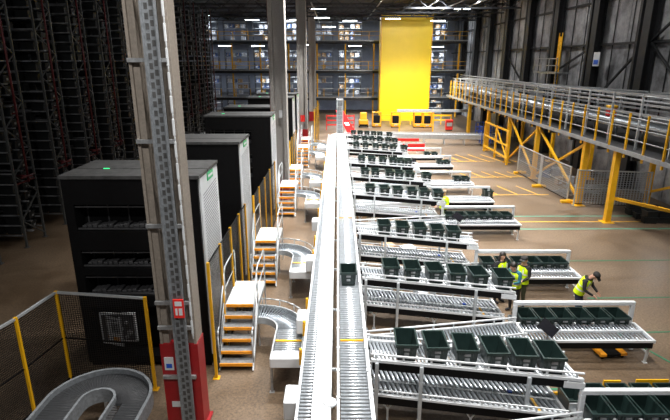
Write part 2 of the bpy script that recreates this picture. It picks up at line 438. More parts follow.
for i, Y in enumerate(LY):
    X = .78+.0045*(Y-9)
    n = LANE[i]
    rot = {0: .08, 1: .03}.get(i, 0)
    place(LP, ls, (X, Y, 0), rot, f'{n} raised roller lane of totes with white guard rails', 'raised tote lanes')
    if i < 8: place(LW, lws, (X+.05, Y, 0), rot*.5, f'lower roller lane beneath the {n} raised tote lane', 'lower roller lanes')
    if i < 8:
        bx, by = 4.98-.01*(Y-9)*.8, Y-.75
        if i == 0: by = 8.58
        place(BN, bs, (bx, by, 0), 0, f'white framed roller packing bench at the end of the {n} lane', 'packing benches')
        if i < 7: place(MO, ms, (bx+.45, by-1.135, .75), 0, f'black touch screen on the packing bench of the {n} lane', 'bench screens')
        for j, x in enumerate(bench_tote_x[i]):
            place(TOTE, TS, (bx+x, by+.0, .54), random.uniform(-.03, .03), f'dark green tote under the header of the {n} packing bench, {ORD[j]} from the left', 'totes on the packing benches', sc=(1, 1.05, 1.15))
    for j, x in enumerate(lane_tote_x[i]):
        z = 1.617-.03*x
        place(TOTE, TS, (X+x-rot*.41, Y+.41+(SK+rot)*x, z), random.uniform(-.05, .05), f'dark green tote on the {n} raised lane, {ORD[j]} from the main conveyor', 'totes on the raised lanes', sc=(1.02, 1.14, 1.2))
# totes away from lanes
place(TOTE, TS, (.37, 12.9, 1.635), 0, 'lone dark green tote riding on the main conveyor', 'loose totes', sc=(1, 1.1, 1.2))
for j, (x, y, z) in enumerate(((8.05, 25.35, .0), (8.05, 25.35, .338), (8.05, 25.35, .676))):
    place(TOTE, TS, (x, y+.2, z), 0, f'dark green tote in the floor stack beside the fifth nearest packing bench, {["bottom","middle","top"][j]} one', 'totes stacked on the floor')
for j, x in enumerate((5.3, 5.85, 6.4, 6.95, 7.5, 8.05)):
    o = place(TOTE, TS, (x, 9.5, .14), 0, f'dark green tote on the low trolley behind the nearest bench, {ORD[j]} from the left', 'totes behind the nearest bench')
# low trolley carrying that row
t = thing('tote_trolley', 'low long trolley with yellow edge behind the nearest packing bench', 'trolley', (6.7, 9.55, 0))
MB().box(-1.75, 1.75, -.36, .36, .09, .135).build('deck', 'darkgrey', t)
MB().box(-1.75, 1.75, .36, .39, .09, .2).box(-.5, -.1, .36, .39, .2, .52).box(.25, 1.0, .36, .39, .2, .54).build('back_guard', 'yellow', t)
for x in (-1.6, 1.6):
    for y in (-.28, .28): MB().cyl((x, y-.02, .045), (x, y+.02, .045), .045, 10).build('castor', 'darkgrey', t)
# outfeed lanes running back from the benches to the main conveyor
def make_outfeed():
    t = thing('outfeed_lane', '', 'conveyor')
    L = 4.12; zt = .74; W = .86
    def fn(x, y, z): return (x, y+.175*x, z)
    b = MB()
    for i in range(45): x = .06+i*.09; b.cyl(fn(x, -W+.06, zt-.035), fn(x, -.06, zt-.035), .034, 7)
    b.build('roller_bed', 'roller_dark', t)
    for y0 in (-W, -.04):
        MB().box(0, L, y0, y0+.04, zt-.2, zt-.03, 0, fn).build('side_beam', 'rail', t)
        b = MB().box(-.02, L, y0-.01, y0+.05, zt-.03, zt+.02, 0, fn)
        b.cyl(fn(-.02, y0+.02, zt+.14), fn(L, y0+.02, zt+.14), .026, 7)
        for k in range(8): x = .05+k*.57; b.box(x, x+.03, y0, y0+.03, zt+.02, zt+.14, 0, fn)
        b.build('guard_rail', 'white', t)
    for x in (.15, 2.0, 3.9):
        for y in (-W+.02, -.02): p = fn(x, y, 0); MB().box(p[0]-.025, p[0]+.025, p[1]-.02, p[1]+.02, 0, zt-.2).box(p[0]-.06, p[0]+.06, p[1]-.05, p[1]+.05, 0, .012).build('leg', 'rail', t)
    return t
OF = make_outfeed(); ofs = []
for i in range(7):
    by = LY[i]-.75 if i else 8.58
    place(OF, ofs, (.80+.0045*(LY[i]-9), by-.9, 0), 0, f'low roller lane slanting from the {LANE[i]} packing bench back to the main conveyor', 'outfeed lanes')

# ------------------------------------------------------------------ main conveyors
ang = -.0045
t = thing('main_conveyor', 'long straight white roller conveyor running away down the middle', 'conveyor', (.055, 5.8, 0), ang)
main = t
Lm = 36.6; zt = 1.64
b = MB()
for i in range(int(Lm/.1)): b.cyl((.04, .05+i*.1, zt-.035), (.63, .05+i*.1, zt-.035), .032, 7)
b.build('roller_bed', 'roller', t)
for x0, nm in ((-.03, 'side_frame'), (.63, 'side_frame')):
    b = MB().box(x0, x0+.05, 0, Lm, zt-.2, zt+.05)
    for k in range(44): b.box(x0-.012, x0+.062, .3+k*.82, .36+k*.82, zt+.05, zt+.075)
    b.build(nm, 'white', t)
b = MB().box(.66, .70, 0, Lm, zt+.1, zt+.13)
for k in range(30): b.box(.665, .69, .2+k*1.22, .24+k*1.22, zt-.1, zt+.1)
b.build('guard_rail', 'white', t)
for k in range(2): MB().box(.05, .62, 4.0+k*9, 4.04+k*9, zt-.03, zt+.004).build('belt_marker', 'yellow', t)
for k in range(13):
    y = .9+k*2.9
    MB().box(-.03, .03, y, y+.06, 0, zt-.2).box(.62, .68, y, y+.06, 0, zt-.2).box(.03, .62, y+.01, y+.05, .5, .56).build('leg', 'rail', t)
main.scale = (.9, 1, 1)
t = thing('covered_conveyor', 'white covered conveyor line running beside the main roller conveyor', 'conveyor', (-.72, 5.8, 0), ang)
z2 = 1.5
b = MB()
for i in range(int(Lm/.1)): b.cyl((.05, .05+i*.1, z2-.035), (.42, .05+i*.1, z2-.035), .032, 7)
b.build('roller_bed', 'roller', t)
MB().box(.0, .05, 0, Lm, z2-.2, z2+.05).box(.60, .64, 0, Lm, z2-.2, z2).build('side_frame', 'white', t)
b = MB()
for k in range(12): b.cham(.29, .63, k*3.05+.005, k*3.05+3.04, z2+.02, z2+.10, .006)
b.build('cover', 'cover', t)
b = MB()
for k in range(14): y = .6+k*2.6; b.box(.64, .79, y, y+.05, z2-.1, z2-.05)
b.build('cross_tie', 'rail', t)
for k in range(13):
    y = .9+k*2.9; MB().box(0, .06, y, y+.06, 0, z2-.2).box(.58, .64, y, y+.06, 0, z2-.2).box(.06, .58, y+.01, y+.05, .5, .56).build('leg', 'rail', t)
for k, y in enumerate((3.7, 4.9, 6.1, 9.6, 11, 14.4, 17.4, 19, 21.7, 24.4, 28)):
    MB().box(-.08, -.005, y, y+.07, z2-.3, z2+.02).cyl((-.045, y+.03, z2+.02), (-.045, y+.03, z2+.1), .03, 8).build('sensor_bracket', 'yellow', t)
for k, y in enumerate((2.1, 5.2, 9.0, 13.0)): MB().cham(-.26, -.01, y, y+.55, z2-.42, z2-.02, .02).build('drive_box', 'white', t)
MB().cham(.34, .52, 2.5, 2.75, z2+.1, z2+.118, .004).build('label_plate', 'white', t)
MB().ell((.62, 1.95, z2+.1), .14, .14, .06).build('dome_cap', 'white', t)
# vertical lift at the far end of the main conveyor
t = thing('vertical_lift', 'white open lift tower at the far end of the main conveyor', 'lift', (.42, 43.5, 0))
b = MB()
for x in (-.24, .24):
    for y in (-.2, .5): b.box(x-.04, x+.04, y-.04, y+.04, 0, 4.3)
for k in range(11): b.box(-.24, .24, -.21, -.18, .35+k*.38, .4+k*.38)
b.box(-.28, .28, -.24, .54, 4.3, 4.4); b.build('frame', 'rail', t)
MB().cham(-.45, .45, -.7, -.25, .3, 1.55, .02).build('drive_housing', 'rail', t)
MB().box(-.22, .22, .1, .14, .3, 4.3).build('chain_guard', 'galv', t)

# ------------------------------------------------------------------ lift machines on the left
MY = [11.25, 16.2, 24.3, 28.6, 36.4, 40.4]
MN = ['nearest', 'second nearest', 'third nearest', 'fourth nearest', 'fifth nearest', 'farthest']
def make_machine():
    t = thing('tote_lift_cabinet', '', 'machine')
    # local: x 0..3.2 (right face at 3.2), y 0..1.85, z 0..5.05
    W, D, Hh = 3.2, 1.85, 5.05
    b = MB()
    b.box(0, .22, 0, D, .12, Hh-.08).box(W-1.0, W-.04, 0, D, .12, Hh-.08).box(.22, W-1.0, .45, D, .12, Hh-.08)
    for z0, z1 in ((.12, .3), (1.7, 2.0), (2.55, 2.75), (3.2, 3.7), (4.35, Hh-.08)): b.box(.22, W-1.0, .0, .46, z0, z1)
    for x in (.05, W-.25):
        for y in (.05, D-.25): b.box(x, x+.2, y, y+.2, 0, .12)
    b.build('housing', 'black', t)
    for z0, z1 in ((2.0, 2.55), (2.75, 3.2), (3.7, 4.35)):
        b = MB()
        for k in range(15): x = .3+k*.125; b.cham(x, x+.1, .1, .4, z0+.06, z0+.1+.02*(k % 3), .006)
        b.box(.22, W-1.0, .05, .08, z0+.02, z0+.06).box(.22, W-1.0, .05, .07, z1-.08, z1-.05)
        for k in range(4): b.box(.3+k*.5, .33+k*.5, .42, .45, z0, z1)
        b.build('internal_conveyor', 'darkgrey', t)
    b = MB().box(-.03, W+.02, -.03, .75, Hh-.08, Hh).box(-.03, W+.02, .80, D+.03, Hh-.08, Hh); b.build('roof_sheet', 'greytop', t)
    MB().box(.68, .82, .765, .785, Hh-.06, Hh+.015).build('indicator_lamp', 'glow', t)
    b = MB().box(W-.04, W, .1, D, .3, Hh-.08)
    b.build('side_panel', 'panel', t)
    b = MB()
    for k in range(26):
        z = 4.5-k*.075; b.bar((W+.004, .3, z), (W+.004, D-.2, z+.12), .018, .004, up=(1, 0, 0))
    b.build('printed_lines', 'print', t)  # grey lines printed on the white panel, not openings
    MB().box(W+.001, W+.02, .75, 1.3, Hh-.3, Hh-.1).box(W+.021, W+.024, .8, 1.25, Hh-.23, Hh-.17, 1).build('green_badge', ['green', 'white'], t)
    # hinged hatch with control panel low on the front
    return t
MC = make_machine(); mcs = []
for i, y in enumerate(MY):
    o = place(MC, mcs, (-6.35+.005*(y-11), y, 0), 0, f'tall black lift cabinet with white right side panel, {MN[i]} of the row', 'tall black lift cabinets')
# control hatch only on the nearest cabinet
m1 = MC
b = MB().box(.45, 1.35, -.03, 0, .75, 1.55); b.build('control_frame', 'panel', m1)
b = MB().box(.5, 1.3, -.05, -.03, .8, 1.5)
b.build('control_plate', 'darkgrey', m1)
b = MB()
for x, z, r in ((.95, 1.4, .05), (1.12, 1.3, .045), (1.0, 1.12, .04), (1.18, 1.02, .07), (1.1, .9, .05)): b.cyl((x, -.085, z), (x, -.05, z), r, 10)
b.build('control_knob', 'galv', m1)
def fh(x, y, z):  # swung-open cover
    return (.46+x*.9, -.03-x*.12, z-x*.1)
b = MB().box(0, .62, -.02, .0, .7, 1.5, 0, fh)
b.build('hatch_cover', 'white', m1)
b = MB()
for x, z, w, h, mi in ((.06, 1.3, .1, .12, 0), (.06, 1.1, .12, .1, 1), (.3, 1.05, .25, .28, 1), (.1, .88, .1, .1, 0), (.32, .8, .2, .14, 0), (.2, 1.38, .3, .05, 1)):
    b.box(x, x+w, -.026, -.021, z, z+h, mi, fh)
b.build('hatch_print', ['orange', 'print'], m1)

# stairs
def make_stairs():
    t = thing('step_platform', '', 'stairs')
    w = .83; zp = 1.3; n = 5
    for k in range(n):
        z = zp*(k+1)/(n+1); y = k*.22
        b = MB().box(0, w, y, y+.27, z-.035, z).box(-.005, w+.005, y-.025, y, z-.075, z+.006, 1)
        b.build('step', ['galv', 'orange'], t)
    b = MB().box(0, w, 1.12, 2.6, zp-.05, zp).box(-.005, w+.005, 1.095, 1.12, zp-.075, zp+.006, 1); b.build('platform', ['tread', 'orange'], t)
    for x in (-.03, w):
        b = MB().bar((x+.015, .0, .0), (x+.015, 1.15, zp-.02), .03, .14); b.box(x, x+.03, 1.1, 2.6, zp-.14, zp)
        for y in (1.15, 2.5): b.box(x, x+.03, y, y+.05, 0, zp-.14)
        b.build('stringer', 'rail', t)
        p = [(x+.015, .1, .1), (x+.015, .05, .95), (x+.015, .12, 1.08), (x+.015, .25, 1.12), (x+.015, 1.15, 2.2), (x+.015, 1.3, 2.32), (x+.015, 2.5, 2.32), (x+.015, 2.58, 2.25), (x+.015, 2.58, zp)]
        b = MB().tube(p, .022).tube([(x+.015, 1.15, zp), (x+.015, 1.15, 2.2)], .02).tube([(x+.015, .2, .6), (x+.015, 1.2, 1.75), (x+.015, 2.55, 1.8)], .016)
        b.build('handrail', 'rail', t)
    return t
ST = make_stairs(); sts = []
for i, y in enumerate(MY):
    place(ST, sts, (-2.93+.005*(y-11), y-.2, 0), 0, f'steel step platform with orange edged treads, {MN[i]} of the row', 'orange edged step platforms')

# curved infeed conveyors
def arc_rollers(b, cx, cy, r0, r1, a0, a1, z, n, rad=.022, mi=0):
    for i in range(n+1):
        a = a0+(a1-a0)*i/n; c, s = math.cos(a), math.sin(a)
        b.cyl((cx+r0*c, cy+r0*s, z), (cx+r1*c, cy+r1*s, z), rad, 6, mi)
def arc_band(b, cx, cy, r0, r1, a0, a1, z0, z1, n=16, mi=0):
    for i in range(n):
        a = a0+(a1-a0)*i/n; e = a0+(a1-a0)*(i+1)/n
        q = [(cx+r*math.cos(k), cy+r*math.sin(k)) for r, k in ((r0, a), (r1, a), (r1, e), (r0, e))]
        b.prism(q, z0, z1, mi)
def make_infeed():
    t = thing('infeed_conveyor', '', 'conveyor')
    z = .95; cx, cy, r0, r1 = -1.25, .0, .58, 1.22   # straight part runs to -y from the curve; x origin is the right outer edge
    b = MB(); arc_rollers(b, cx, cy, r0, r1, 0, PI/2, z-.03, 20)
    for i in range(7): b.cyl((cx-.05-i*.1, r0, z-.03), (cx-.05-i*.1, r1, z-.03), .022, 6)
    b.build('curve_rollers', 'roller_dark', t)
    b = MB(); arc_band(b, cx, cy, r0, r1, 0, PI/2, z-.15, z-.13); b.box(cx-.75, cx, r0, r1, z-.15, z-.13).box(cx+r0, cx+r1, -1.1, 0, z-.15, z-.13); b.build('gap_dark_sheet', 'black', t)  # black sheet added beneath the curve so its roller gaps look shaded
    b = MB()
    for ra, rb in ((r0-.05, r0-.01), (r1+.01, r1+.05)):
        arc_band(b, cx, cy, ra, rb, 0, PI/2, z-.16, z+.03)
        b.box(cx-.75, cx, ra, rb, z-.16, z+.03).box(cx+ra, cx+rb, -1.35, 0, z-.16, z+.03)
    b.build('side_frame', 'rail', t)
    b = MB(); pts = [(cx-.7, 1.3, z+.2), (cx, 1.3, z+.2)]+[(cx+1.3*math.sin(a*PI/16), 1.3*math.cos(a*PI/16), z+.2) for a in range(1, 9)]+[(cx+1.3, -.9, z+.2)]
    b.tube(pts, .018)
    for p in pts[1::2]: b.cyl((p[0], p[1], z-.1), p, .014, 6)
    b.build('guard_rail', 'rail', t)
    b = MB()
    for i in range(12): b.cyl((cx+r0, -.06-i*.085, z-.03), (cx+r1, -.06-i*.085, z-.03), .03, 7)
    b.build('straight_rollers', 'roller', t)
    MB().cham(cx+r0-.05, cx+r1+.05, -1.42, -1.08, z-.22, z+.04, .02).build('drive_box', 'white', t)
    MB().box(cx+r0, cx+r1, -.62, -.55, z-.002, z+.012).build('belt_marker', 'yellow', t)
    for x, y in ((cx+r0-.03, -1.3), (cx+r1+.03, -1.3), (cx+r0-.03, -.05), (cx+r1+.03, -.05), (cx-.3, r0-.03), (cx-.3, r1+.03)):
        MB().box(x-.025, x+.025, y-.025, y+.025, .012, z-.15).box(x-.06, x+.06, y-.05, y+.05, 0, .012).build('leg', 'galv', t)
    return t
INF = make_infeed(); ins = []
for i, y in enumerate(MY):
    place(INF, ins, (-.8+.004*(y-11), y+.25, 0), 0, f'curved roller infeed conveyor beside the {MN[i]} step platform', 'curved infeed conveyors')

# yellow and black mesh fences beside the cabinets
def fence_post(b, x, y, h): b.box(x-.032, x+.032, y-.032, y+.032, 0, h).box(x-.08, x+.08, y-.08, y+.08, 0, .015)
def mesh_fence(pts, h, label, m='mesh_black', post='yellow', rail=None, group='mesh fences', name='mesh_fence', z0=.12):
    t = thing(name, label, 'fence', (pts[0][0], pts[0][1], 0), 0, group)
    ox, oy = pts[0]; pts = [(x-ox, y-oy) for x, y in pts]
    for p in pts: b = MB(); fence_post(b, p[0], p[1], h); b.build('post', post, t)
    for p, q in zip(pts, pts[1:]):
        d = Vector((q[0]-p[0], q[1]-p[1], 0)).normalized()*.05
        MB().bar((p[0]+d.x, p[1]+d.y, (z0+h)/2), (q[0]-d.x, q[1]-d.y, (z0+h)/2), .012, h-z0-.04).build('mesh_panel', m, t)
        b = MB(); b.bar((p[0], p[1], z0), (q[0], q[1], z0), .03); b.build('bottom_rail', 'black', t); b = MB().bar((p[0], p[1], h-.03), (q[0], q[1], h-.03), .05 if rail else .03)
        b.build('top_rail', rail or 'black', t)
        if rail: MB().bar((p[0], p[1], h*.5), (q[0], q[1], h*.5), .02).build('middle_rail', 'black' if m == 'mesh_black' else rail, t)
    return t
mesh_fence([(-2.95, 10.75), (-2.95, 12.0), (-2.95, 13.3), (-2.95, 14.6), (-2.95, 15.7)], 3.1, 'black mesh fence with yellow posts beside the nearest cabinet')
mesh_fence([(-2.93, 17.3), (-2.92, 18.6), (-2.92, 20.2), (-2.91, 21.8), (-2.9, 23.6)], 2.95, 'black mesh fence with yellow posts beside the second cabinet')
mesh_fence([(-2.75, 30.3), (-2.75, 31.8), (-2.75, 33.5), (-2.75, 35.2)], 2.9, 'black mesh fence with yellow posts behind the second column')
mesh_fence([(-1.75, 43), (-1.7, 45.2), (-1.65, 47.4), (-1.6, 49.6)], 3.6, 'tall brown mesh fence beyond the farthest step platform')
# guard fence in the near left corner
mesh_fence([(-7.2, 7.2), (-6.95, 8.3), (-6.68, 9.35), (-6.5, 10.6), (-4.32, 10.3)], 2.45, 'black mesh guard fence with steel top rail in front of the nearest cabinet', rail='rail', group='mesh fences')
# curved dark belt in the near left corner
t = thing('belt_curve', 'dark curved belt conveyor with steel sides inside the near corner fence', 'conveyor', (-4.8, 8.55, 0))
z = .95; b = MB()
arc_band(b, 0, 0, .36, 1.0, 0, PI, z-.06, z, 26); b.box(-1.0, -.36, -1.6, 0, z-.06, z).box(.5, 1.0, -1.6, 0, z-.06, z)
b.build('belt', 'beltdark', t)
b = MB(); arc_rollers(b, 0, 0, .36, 1.0, .02, PI-.02, z+.002, 44, .008)
for i in range(20):
    for s in (-1, 1): b.cyl((s*.36, -.05-i*.075, z+.002), (s*1.0, -.05-i*.075, z+.002), .008, 5)
b.build('belt_ribs', 'darkgrey', t)
b = MB()
for ra, rb in ((.31, .36), (1.0, 1.06)):
    arc_band(b, 0, 0, ra, rb, 0, PI, z-.2, z+.12, 26)
    for s in (-1, 1): b.box(min(s*ra, s*rb), max(s*ra, s*rb), -1.6, 0, z-.2, z+.12)
b.build('side_frame', 'tray', t)
for x, y in ((-1.03, -.6), (-.335, -.6), (.335, -.6), (1.03, -.6), (0, 1.03), (0, .335)):
    MB().box(x-.03, x+.03, y-.03, y+.03, 0, z-.2).build('leg', 'galv', t)

# ------------------------------------------------------------------ storage racks on the left
RX = -13.0; RL = 19.0
def make_rack():
    t = thing('storage_rack', '', 'rack')
    D = 1.4; HH = 12.6
    for i in range(4):
        x = -i*5.6
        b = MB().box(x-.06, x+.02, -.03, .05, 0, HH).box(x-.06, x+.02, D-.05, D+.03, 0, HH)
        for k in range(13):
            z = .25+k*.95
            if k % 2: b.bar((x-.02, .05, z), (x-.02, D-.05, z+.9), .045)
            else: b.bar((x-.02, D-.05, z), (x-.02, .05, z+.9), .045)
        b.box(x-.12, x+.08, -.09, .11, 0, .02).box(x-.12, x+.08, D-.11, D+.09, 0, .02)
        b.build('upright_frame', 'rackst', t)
    b = MB()
    for k in range(27):
        z = .55+k*.44
        for y in (.0, .64, .72, D-.04): b.box(-RL, -.07, y, y+.05, z-.05, z)
    b.build('shelf_beams', 'rackbeam', t)
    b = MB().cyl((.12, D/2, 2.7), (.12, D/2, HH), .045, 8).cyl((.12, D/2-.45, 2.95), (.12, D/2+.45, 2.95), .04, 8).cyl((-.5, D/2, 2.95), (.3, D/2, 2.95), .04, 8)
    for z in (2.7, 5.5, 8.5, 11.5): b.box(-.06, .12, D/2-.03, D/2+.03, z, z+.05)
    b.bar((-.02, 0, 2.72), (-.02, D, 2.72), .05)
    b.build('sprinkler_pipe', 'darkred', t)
    return t
RK = make_rack(); rks = []
RYS = [16.65+3.15*k for k in range(13)]
for i, y in enumerate(RYS):
    place(RK, rks, (RX, y, 0), 0, f'tall steel storage rack with dark red pipe, {ORD[i]} from the front', 'tall storage racks')
# one storage tote, copied
b = MB()
o0 = [(-.28, -.19, 0), (.28, -.19, 0), (.28, .19, 0), (-.28, .19, 0)]; o1 = [(-.3, -.21, .3), (.3, -.21, .3), (.3, .21, .3), (-.3, .21, .3)]
b.add(o0+o1, [(3,2,1,0)]+[(i, (i+1) % 4, 4+(i+1) % 4, 4+i) for i in range(4)])
b.add([(-.27, -.18, .3), (.27, -.18, .3), (.27, .18, .3), (-.27, .18, .3), (-.26, -.17, .2), (.26, -.17, .2), (.26, .17, .2), (-.26, .17, .2)], [(4,5,6,7)]+[(i+4, i, (i+1) % 4, 4+(i+1) % 4)[::-1] for i in range(4)])
for x0, x1, y0, y1 in ((-.33, .33, -.24, -.18), (-.33, .33, .18, .24), (-.33, -.27, -.18, .18), (.27, .33, -.18, .18)): b.box(x0, x1, y0, y1, .26, .315)
b.box(.33, .335, -.06, .06, .1, .18, 1)
RT = b.build('storage_tote', ['rack_tote', 'galv']); tag(RT, '', 'tote')
rts = []
rest = MB()
cnt = 0
for i, y in enumerate(RYS):
    for k in range(26):
        z = .55+k*.44
        for yy in (.31, 1.04):
            for c, x in enumerate((-.5, -1.2, -1.9)):
                if random.random() < (.03 if k < 6 else .15): continue
                p = (RX+x-random.uniform(0, .06), y+yy, z)
                if c == 0 and k < 16 and 1 <= i <= 10 and cnt < 290:
                    place(RT, rts, p, 0, f'black storage tote on the {ORD[i]} rack from the front', f'totes stored on the {ORD[i]} rack'); cnt += 1
                else:
                    rest.box(p[0]-.29, p[0]+.29, p[1]-.2, p[1]+.2, z, z+.27).box(p[0]-.32, p[0]+.32, p[1]-.23, p[1]+.23, z+.27, z+.31)
    for k in range(26):
        z = .55+k*.44
        for q in range(22):
            if random.random() < .25: continue
            x = RX-2.6-q*.72
            rest.box(x-.29, x+.29, y+.1, y+.5, z, z+.29)
o = rest.build('stored_totes', 'rack_tote'); tag(o, 'mass of dark totes filling the deep bays of the storage racks', 'totes'); o['kind'] = 'stuff'

# ------------------------------------------------------------------ yellow tower and back of the hall
t = thing('yellow_tower', 'huge plain bright yellow clad tower standing at the back', 'tower', (9.15, 66, 0))
b = MB().box(-3.35, 2.95, 0, 3.0, .25, 12.9); b.build('cladding', 'tower', t)
b = MB()
for x in (-3.35, 2.97): b.box(x-.06, x+.06, -.04, .08, .2, 12.95)
b.build('corner_trim', 'yellow', t)
MB().box(-3.42, 3.02, -.03, 3.0, 0, .25).build('plinth', 'yellow', t)

# yellow pallet trucks parked in front
def make_truck():
    t = thing('pallet_truck', '', 'truck')
    MB().cham(-.6, .6, -.5, .45, .12, .55, .05).build('chassis', 'truck', t)
    b = MB().box(-.6, -.48, -.45, -.33, .5, 1.95).box(.48, .6, -.45, -.33, .5, 1.95).box(-.6, .6, -.5, .35, 1.92, 2.02).box(-.6, -.5, .2, .32, .5, 1.95).box(.5, .6, .2, .32, .5, 1.95); b.build('guard_frame', 'truck', t)
    MB().cham(-.42, .42, -.4, .2, .55, 1.55, .06).build('seat_unit', 'black', t)
    MB().box(-.2, .2, -.52, -.5, .25, .42).build('plate', 'galv', t)
    MB().box(-.45, -.25, .4, 1.5, .06, .14).box(.25, .45, .4, 1.5, .06, .14).build('forks', 'darkgrey', t)
    for x in (-.5, .5): MB().cyl((x-.08, -.2, .16), (x+.08, -.2, .16), .16, 12).build('wheel', 'black', t)
    return t
TK = make_truck(); tks = []
for i, (px, py) in enumerate(((4.9, 59.5), (7.1, 59.3), (9.7, 59.2), (10.75, 59.0))):
    place(TK, tks, (px, py, 0), 0, f'yellow and black pallet truck before the yellow tower, {ORD[i]} from the left', 'parked pallet trucks', sc=(.88, .9, .88))
t = thing('tow_tractor', 'compact orange yellow tow tractor left of the pallet trucks', 'truck', (3.35, 59.5, 0))
MB().cham(-.55, .55, -.6, .6, .14, .9, .08).build('body', 'truck', t)
MB().cham(-.4, .4, .0, .55, .9, 1.7, .08).build('cowl', 'orange', t)
MB().box(-.5, .5, -.62, -.6, .16, .4).build('bumper', 'black', t)
for x in (-.5, .5): MB().cyl((x-.07, -.3, .17), (x+.07, -.3, .17), .17, 12).build('wheel', 'black', t)
# yellow guard rail before the tower
t = thing('yellow_barrier', 'long yellow guard rail in front of the yellow tower', 'barrier', (5.5, 62, 0))
b = MB().box(0, 8.8, -.05, .05, 1.0, 1.2).box(0, 8.8, -.05, .05, .45, .62)
for k in range(8): b.box(k*1.24, k*1.24+.12, -.04, .04, 0, 1.25)
b.build('rail', 'yellow', t)
t = thing('walkway_beam', 'raised pale steel beam line crossing before the tower base', 'beam', (6.8, 55.5, 0))
MB().box(0, 8.2, -.12, .12, 2.15, 2.42).build('beam', 'rail', t)
for x in (.3, 4, 7.8): MB().box(x-.07, x+.07, -.07, .07, 0, 2.15).build('post', 'yellow', t)

# far white cross conveyor
t = thing('cross_conveyor', 'long pale steel conveyor crossing the hall beyond the last lane', 'conveyor', (2.6, 47.4, 0), -.12)
Lc = 12.2
MB().box(0, Lc, 0, .06, .55, .95).box(0, Lc, .9, .96, .55, .95).box(0, Lc, 0, .06, 1.1, 1.16).build('side_frame', 'rail', t)
b = MB()
for i in range(int(Lc/.15)): b.cyl((.08+i*.15, .06, .9), (.08+i*.15, .9, .9), .045, 6)
b.build('roller_bed', 'roller', t)
for k in range(7): MB().box(.2+k*1.85, .28+k*1.85, 0, .06, 0, .55).box(.2+k*1.85, .28+k*1.85, .9, .96, 0, .55).build('leg', 'rail', t)
# red and white barrier behind the lanes
t = thing('red_barrier', 'red and white barrier boards standing beyond the lane ends', 'barrier', (5.1, 42.2, 0))
MB().box(0, 2.0, 0, .05, 1.0, 1.25).build('top_board', 'brightred', t)
b = MB().box(0, 2.6, -.06, -.02, .15, .9)
b.build('white_board', 'white', t)
b = MB()
for x in (.35, .65): b.prism([(x, -.08), (x+.12, -.08), (x+.12, -.06), (x, -.06)], .25, .8)
b.box(1.05, 2.5, -.08, -.06, .2, .8); b.build('red_marking', 'brightred', t)
for x in (.05, 1.9): MB().box(x, x+.06, .05, .11, 0, 1.25).box(x-.05, x+.12, -.15, .3, 0, .02).build('post', 'galv', t)
t = thing('red_ramp', 'sloping bright red chute board left of the far totes', 'board', (1.0, 45.2, 0), .06)
b = MB(); b.bar((-.35, 4.2, 2.9), (.75, -.2, .9), .75, .06); b.build('board', 'mattered', t)
MB().box(-.6, -.5, 4.1, 4.2, 0, 2.85).box(-.1, .0, 4.1, 4.2, 0, 2.8).box(.45, .55, -.1, .0, 0, .9).box(.95, 1.05, -.1, .0, 0, .9).build('leg', 'darkgrey', t)
MB().bar((.18, 2.1, 1.95), (.29, 1.65, 1.74), .4, .07).build('white_mark', 'white', t)
t = thing('red_rail_barrier', 'red tubular barrier near the far lift tower', 'barrier', (-1.0, 57, 0))
b = MB()
for z in (.5, 1.0, 1.5): b.box(0, 3.2, -.05, .05, z, z+.14)
for x in (0, 1.6, 3.1): b.box(x, x+.1, -.05, .05, 0, 1.7)
b.build('rails', 'brightred', t)
t = thing('fire_point', 'red fire equipment cabinet by the yellow rail', 'cabinet', (12.8, 56.5, 0))
MB().cham(-.4, .4, -.2, .25, .1, 1.2, .03).build('cabinet_body', 'brightred', t); MB().box(-.3, .3, -.22, -.2, .5, .9).build('front_label', 'white', t)
MB().box(-.35, .35, -.15, .2, 0, .1).build('plinth', 'black', t)

# ------------------------------------------------------------------ back mezzanine
LZ = [2.75, 6.3, 10.1]
LN = ['lowest', 'middle', 'top']
for li, z in enumerate(LZ):
    t = thing('mezzanine_floor', f'{LN[li]} floor of the back mezzanine with dark edge beam and yellow railing', 'mezzanine', (0, 70, 0))
    t['kind'] = 'structure'
    MB().box(-30, 17.6, 0, 10.8, z-.15, z).build('deck', 'darkgrey', t)
    MB().box(-30, 17.6, -.12, 0, z-.42, z+.02).build('edge_beam', 'walldark', t)
    MB().box(-30, 17.6, -.15, -.125, z-.1, z+.04).build('toe_strip', 'galv', t)
    zb = 0 if li == 0 else LZ[li-1]
    for k in range(13):
        x = -29+k*3.8; MB().box(x-.09, x+.09, .05, .23, zb, z-.15).build('post', 'yellow', t)
    for k in range(24):
        x = -29.5+k*2.0; MB().box(x-.04, x+.04, -.1, -.03, z+.02, z+1.12).build('railing_post', 'yellow', t)
    MB().box(-30, 17.6, -.09, -.04, z+1.06, z+1.12).box(-30, 17.6, -.09, -.04, z+.55, z+.6).build('railing_bar', 'yellow' if li else 'galv', t)
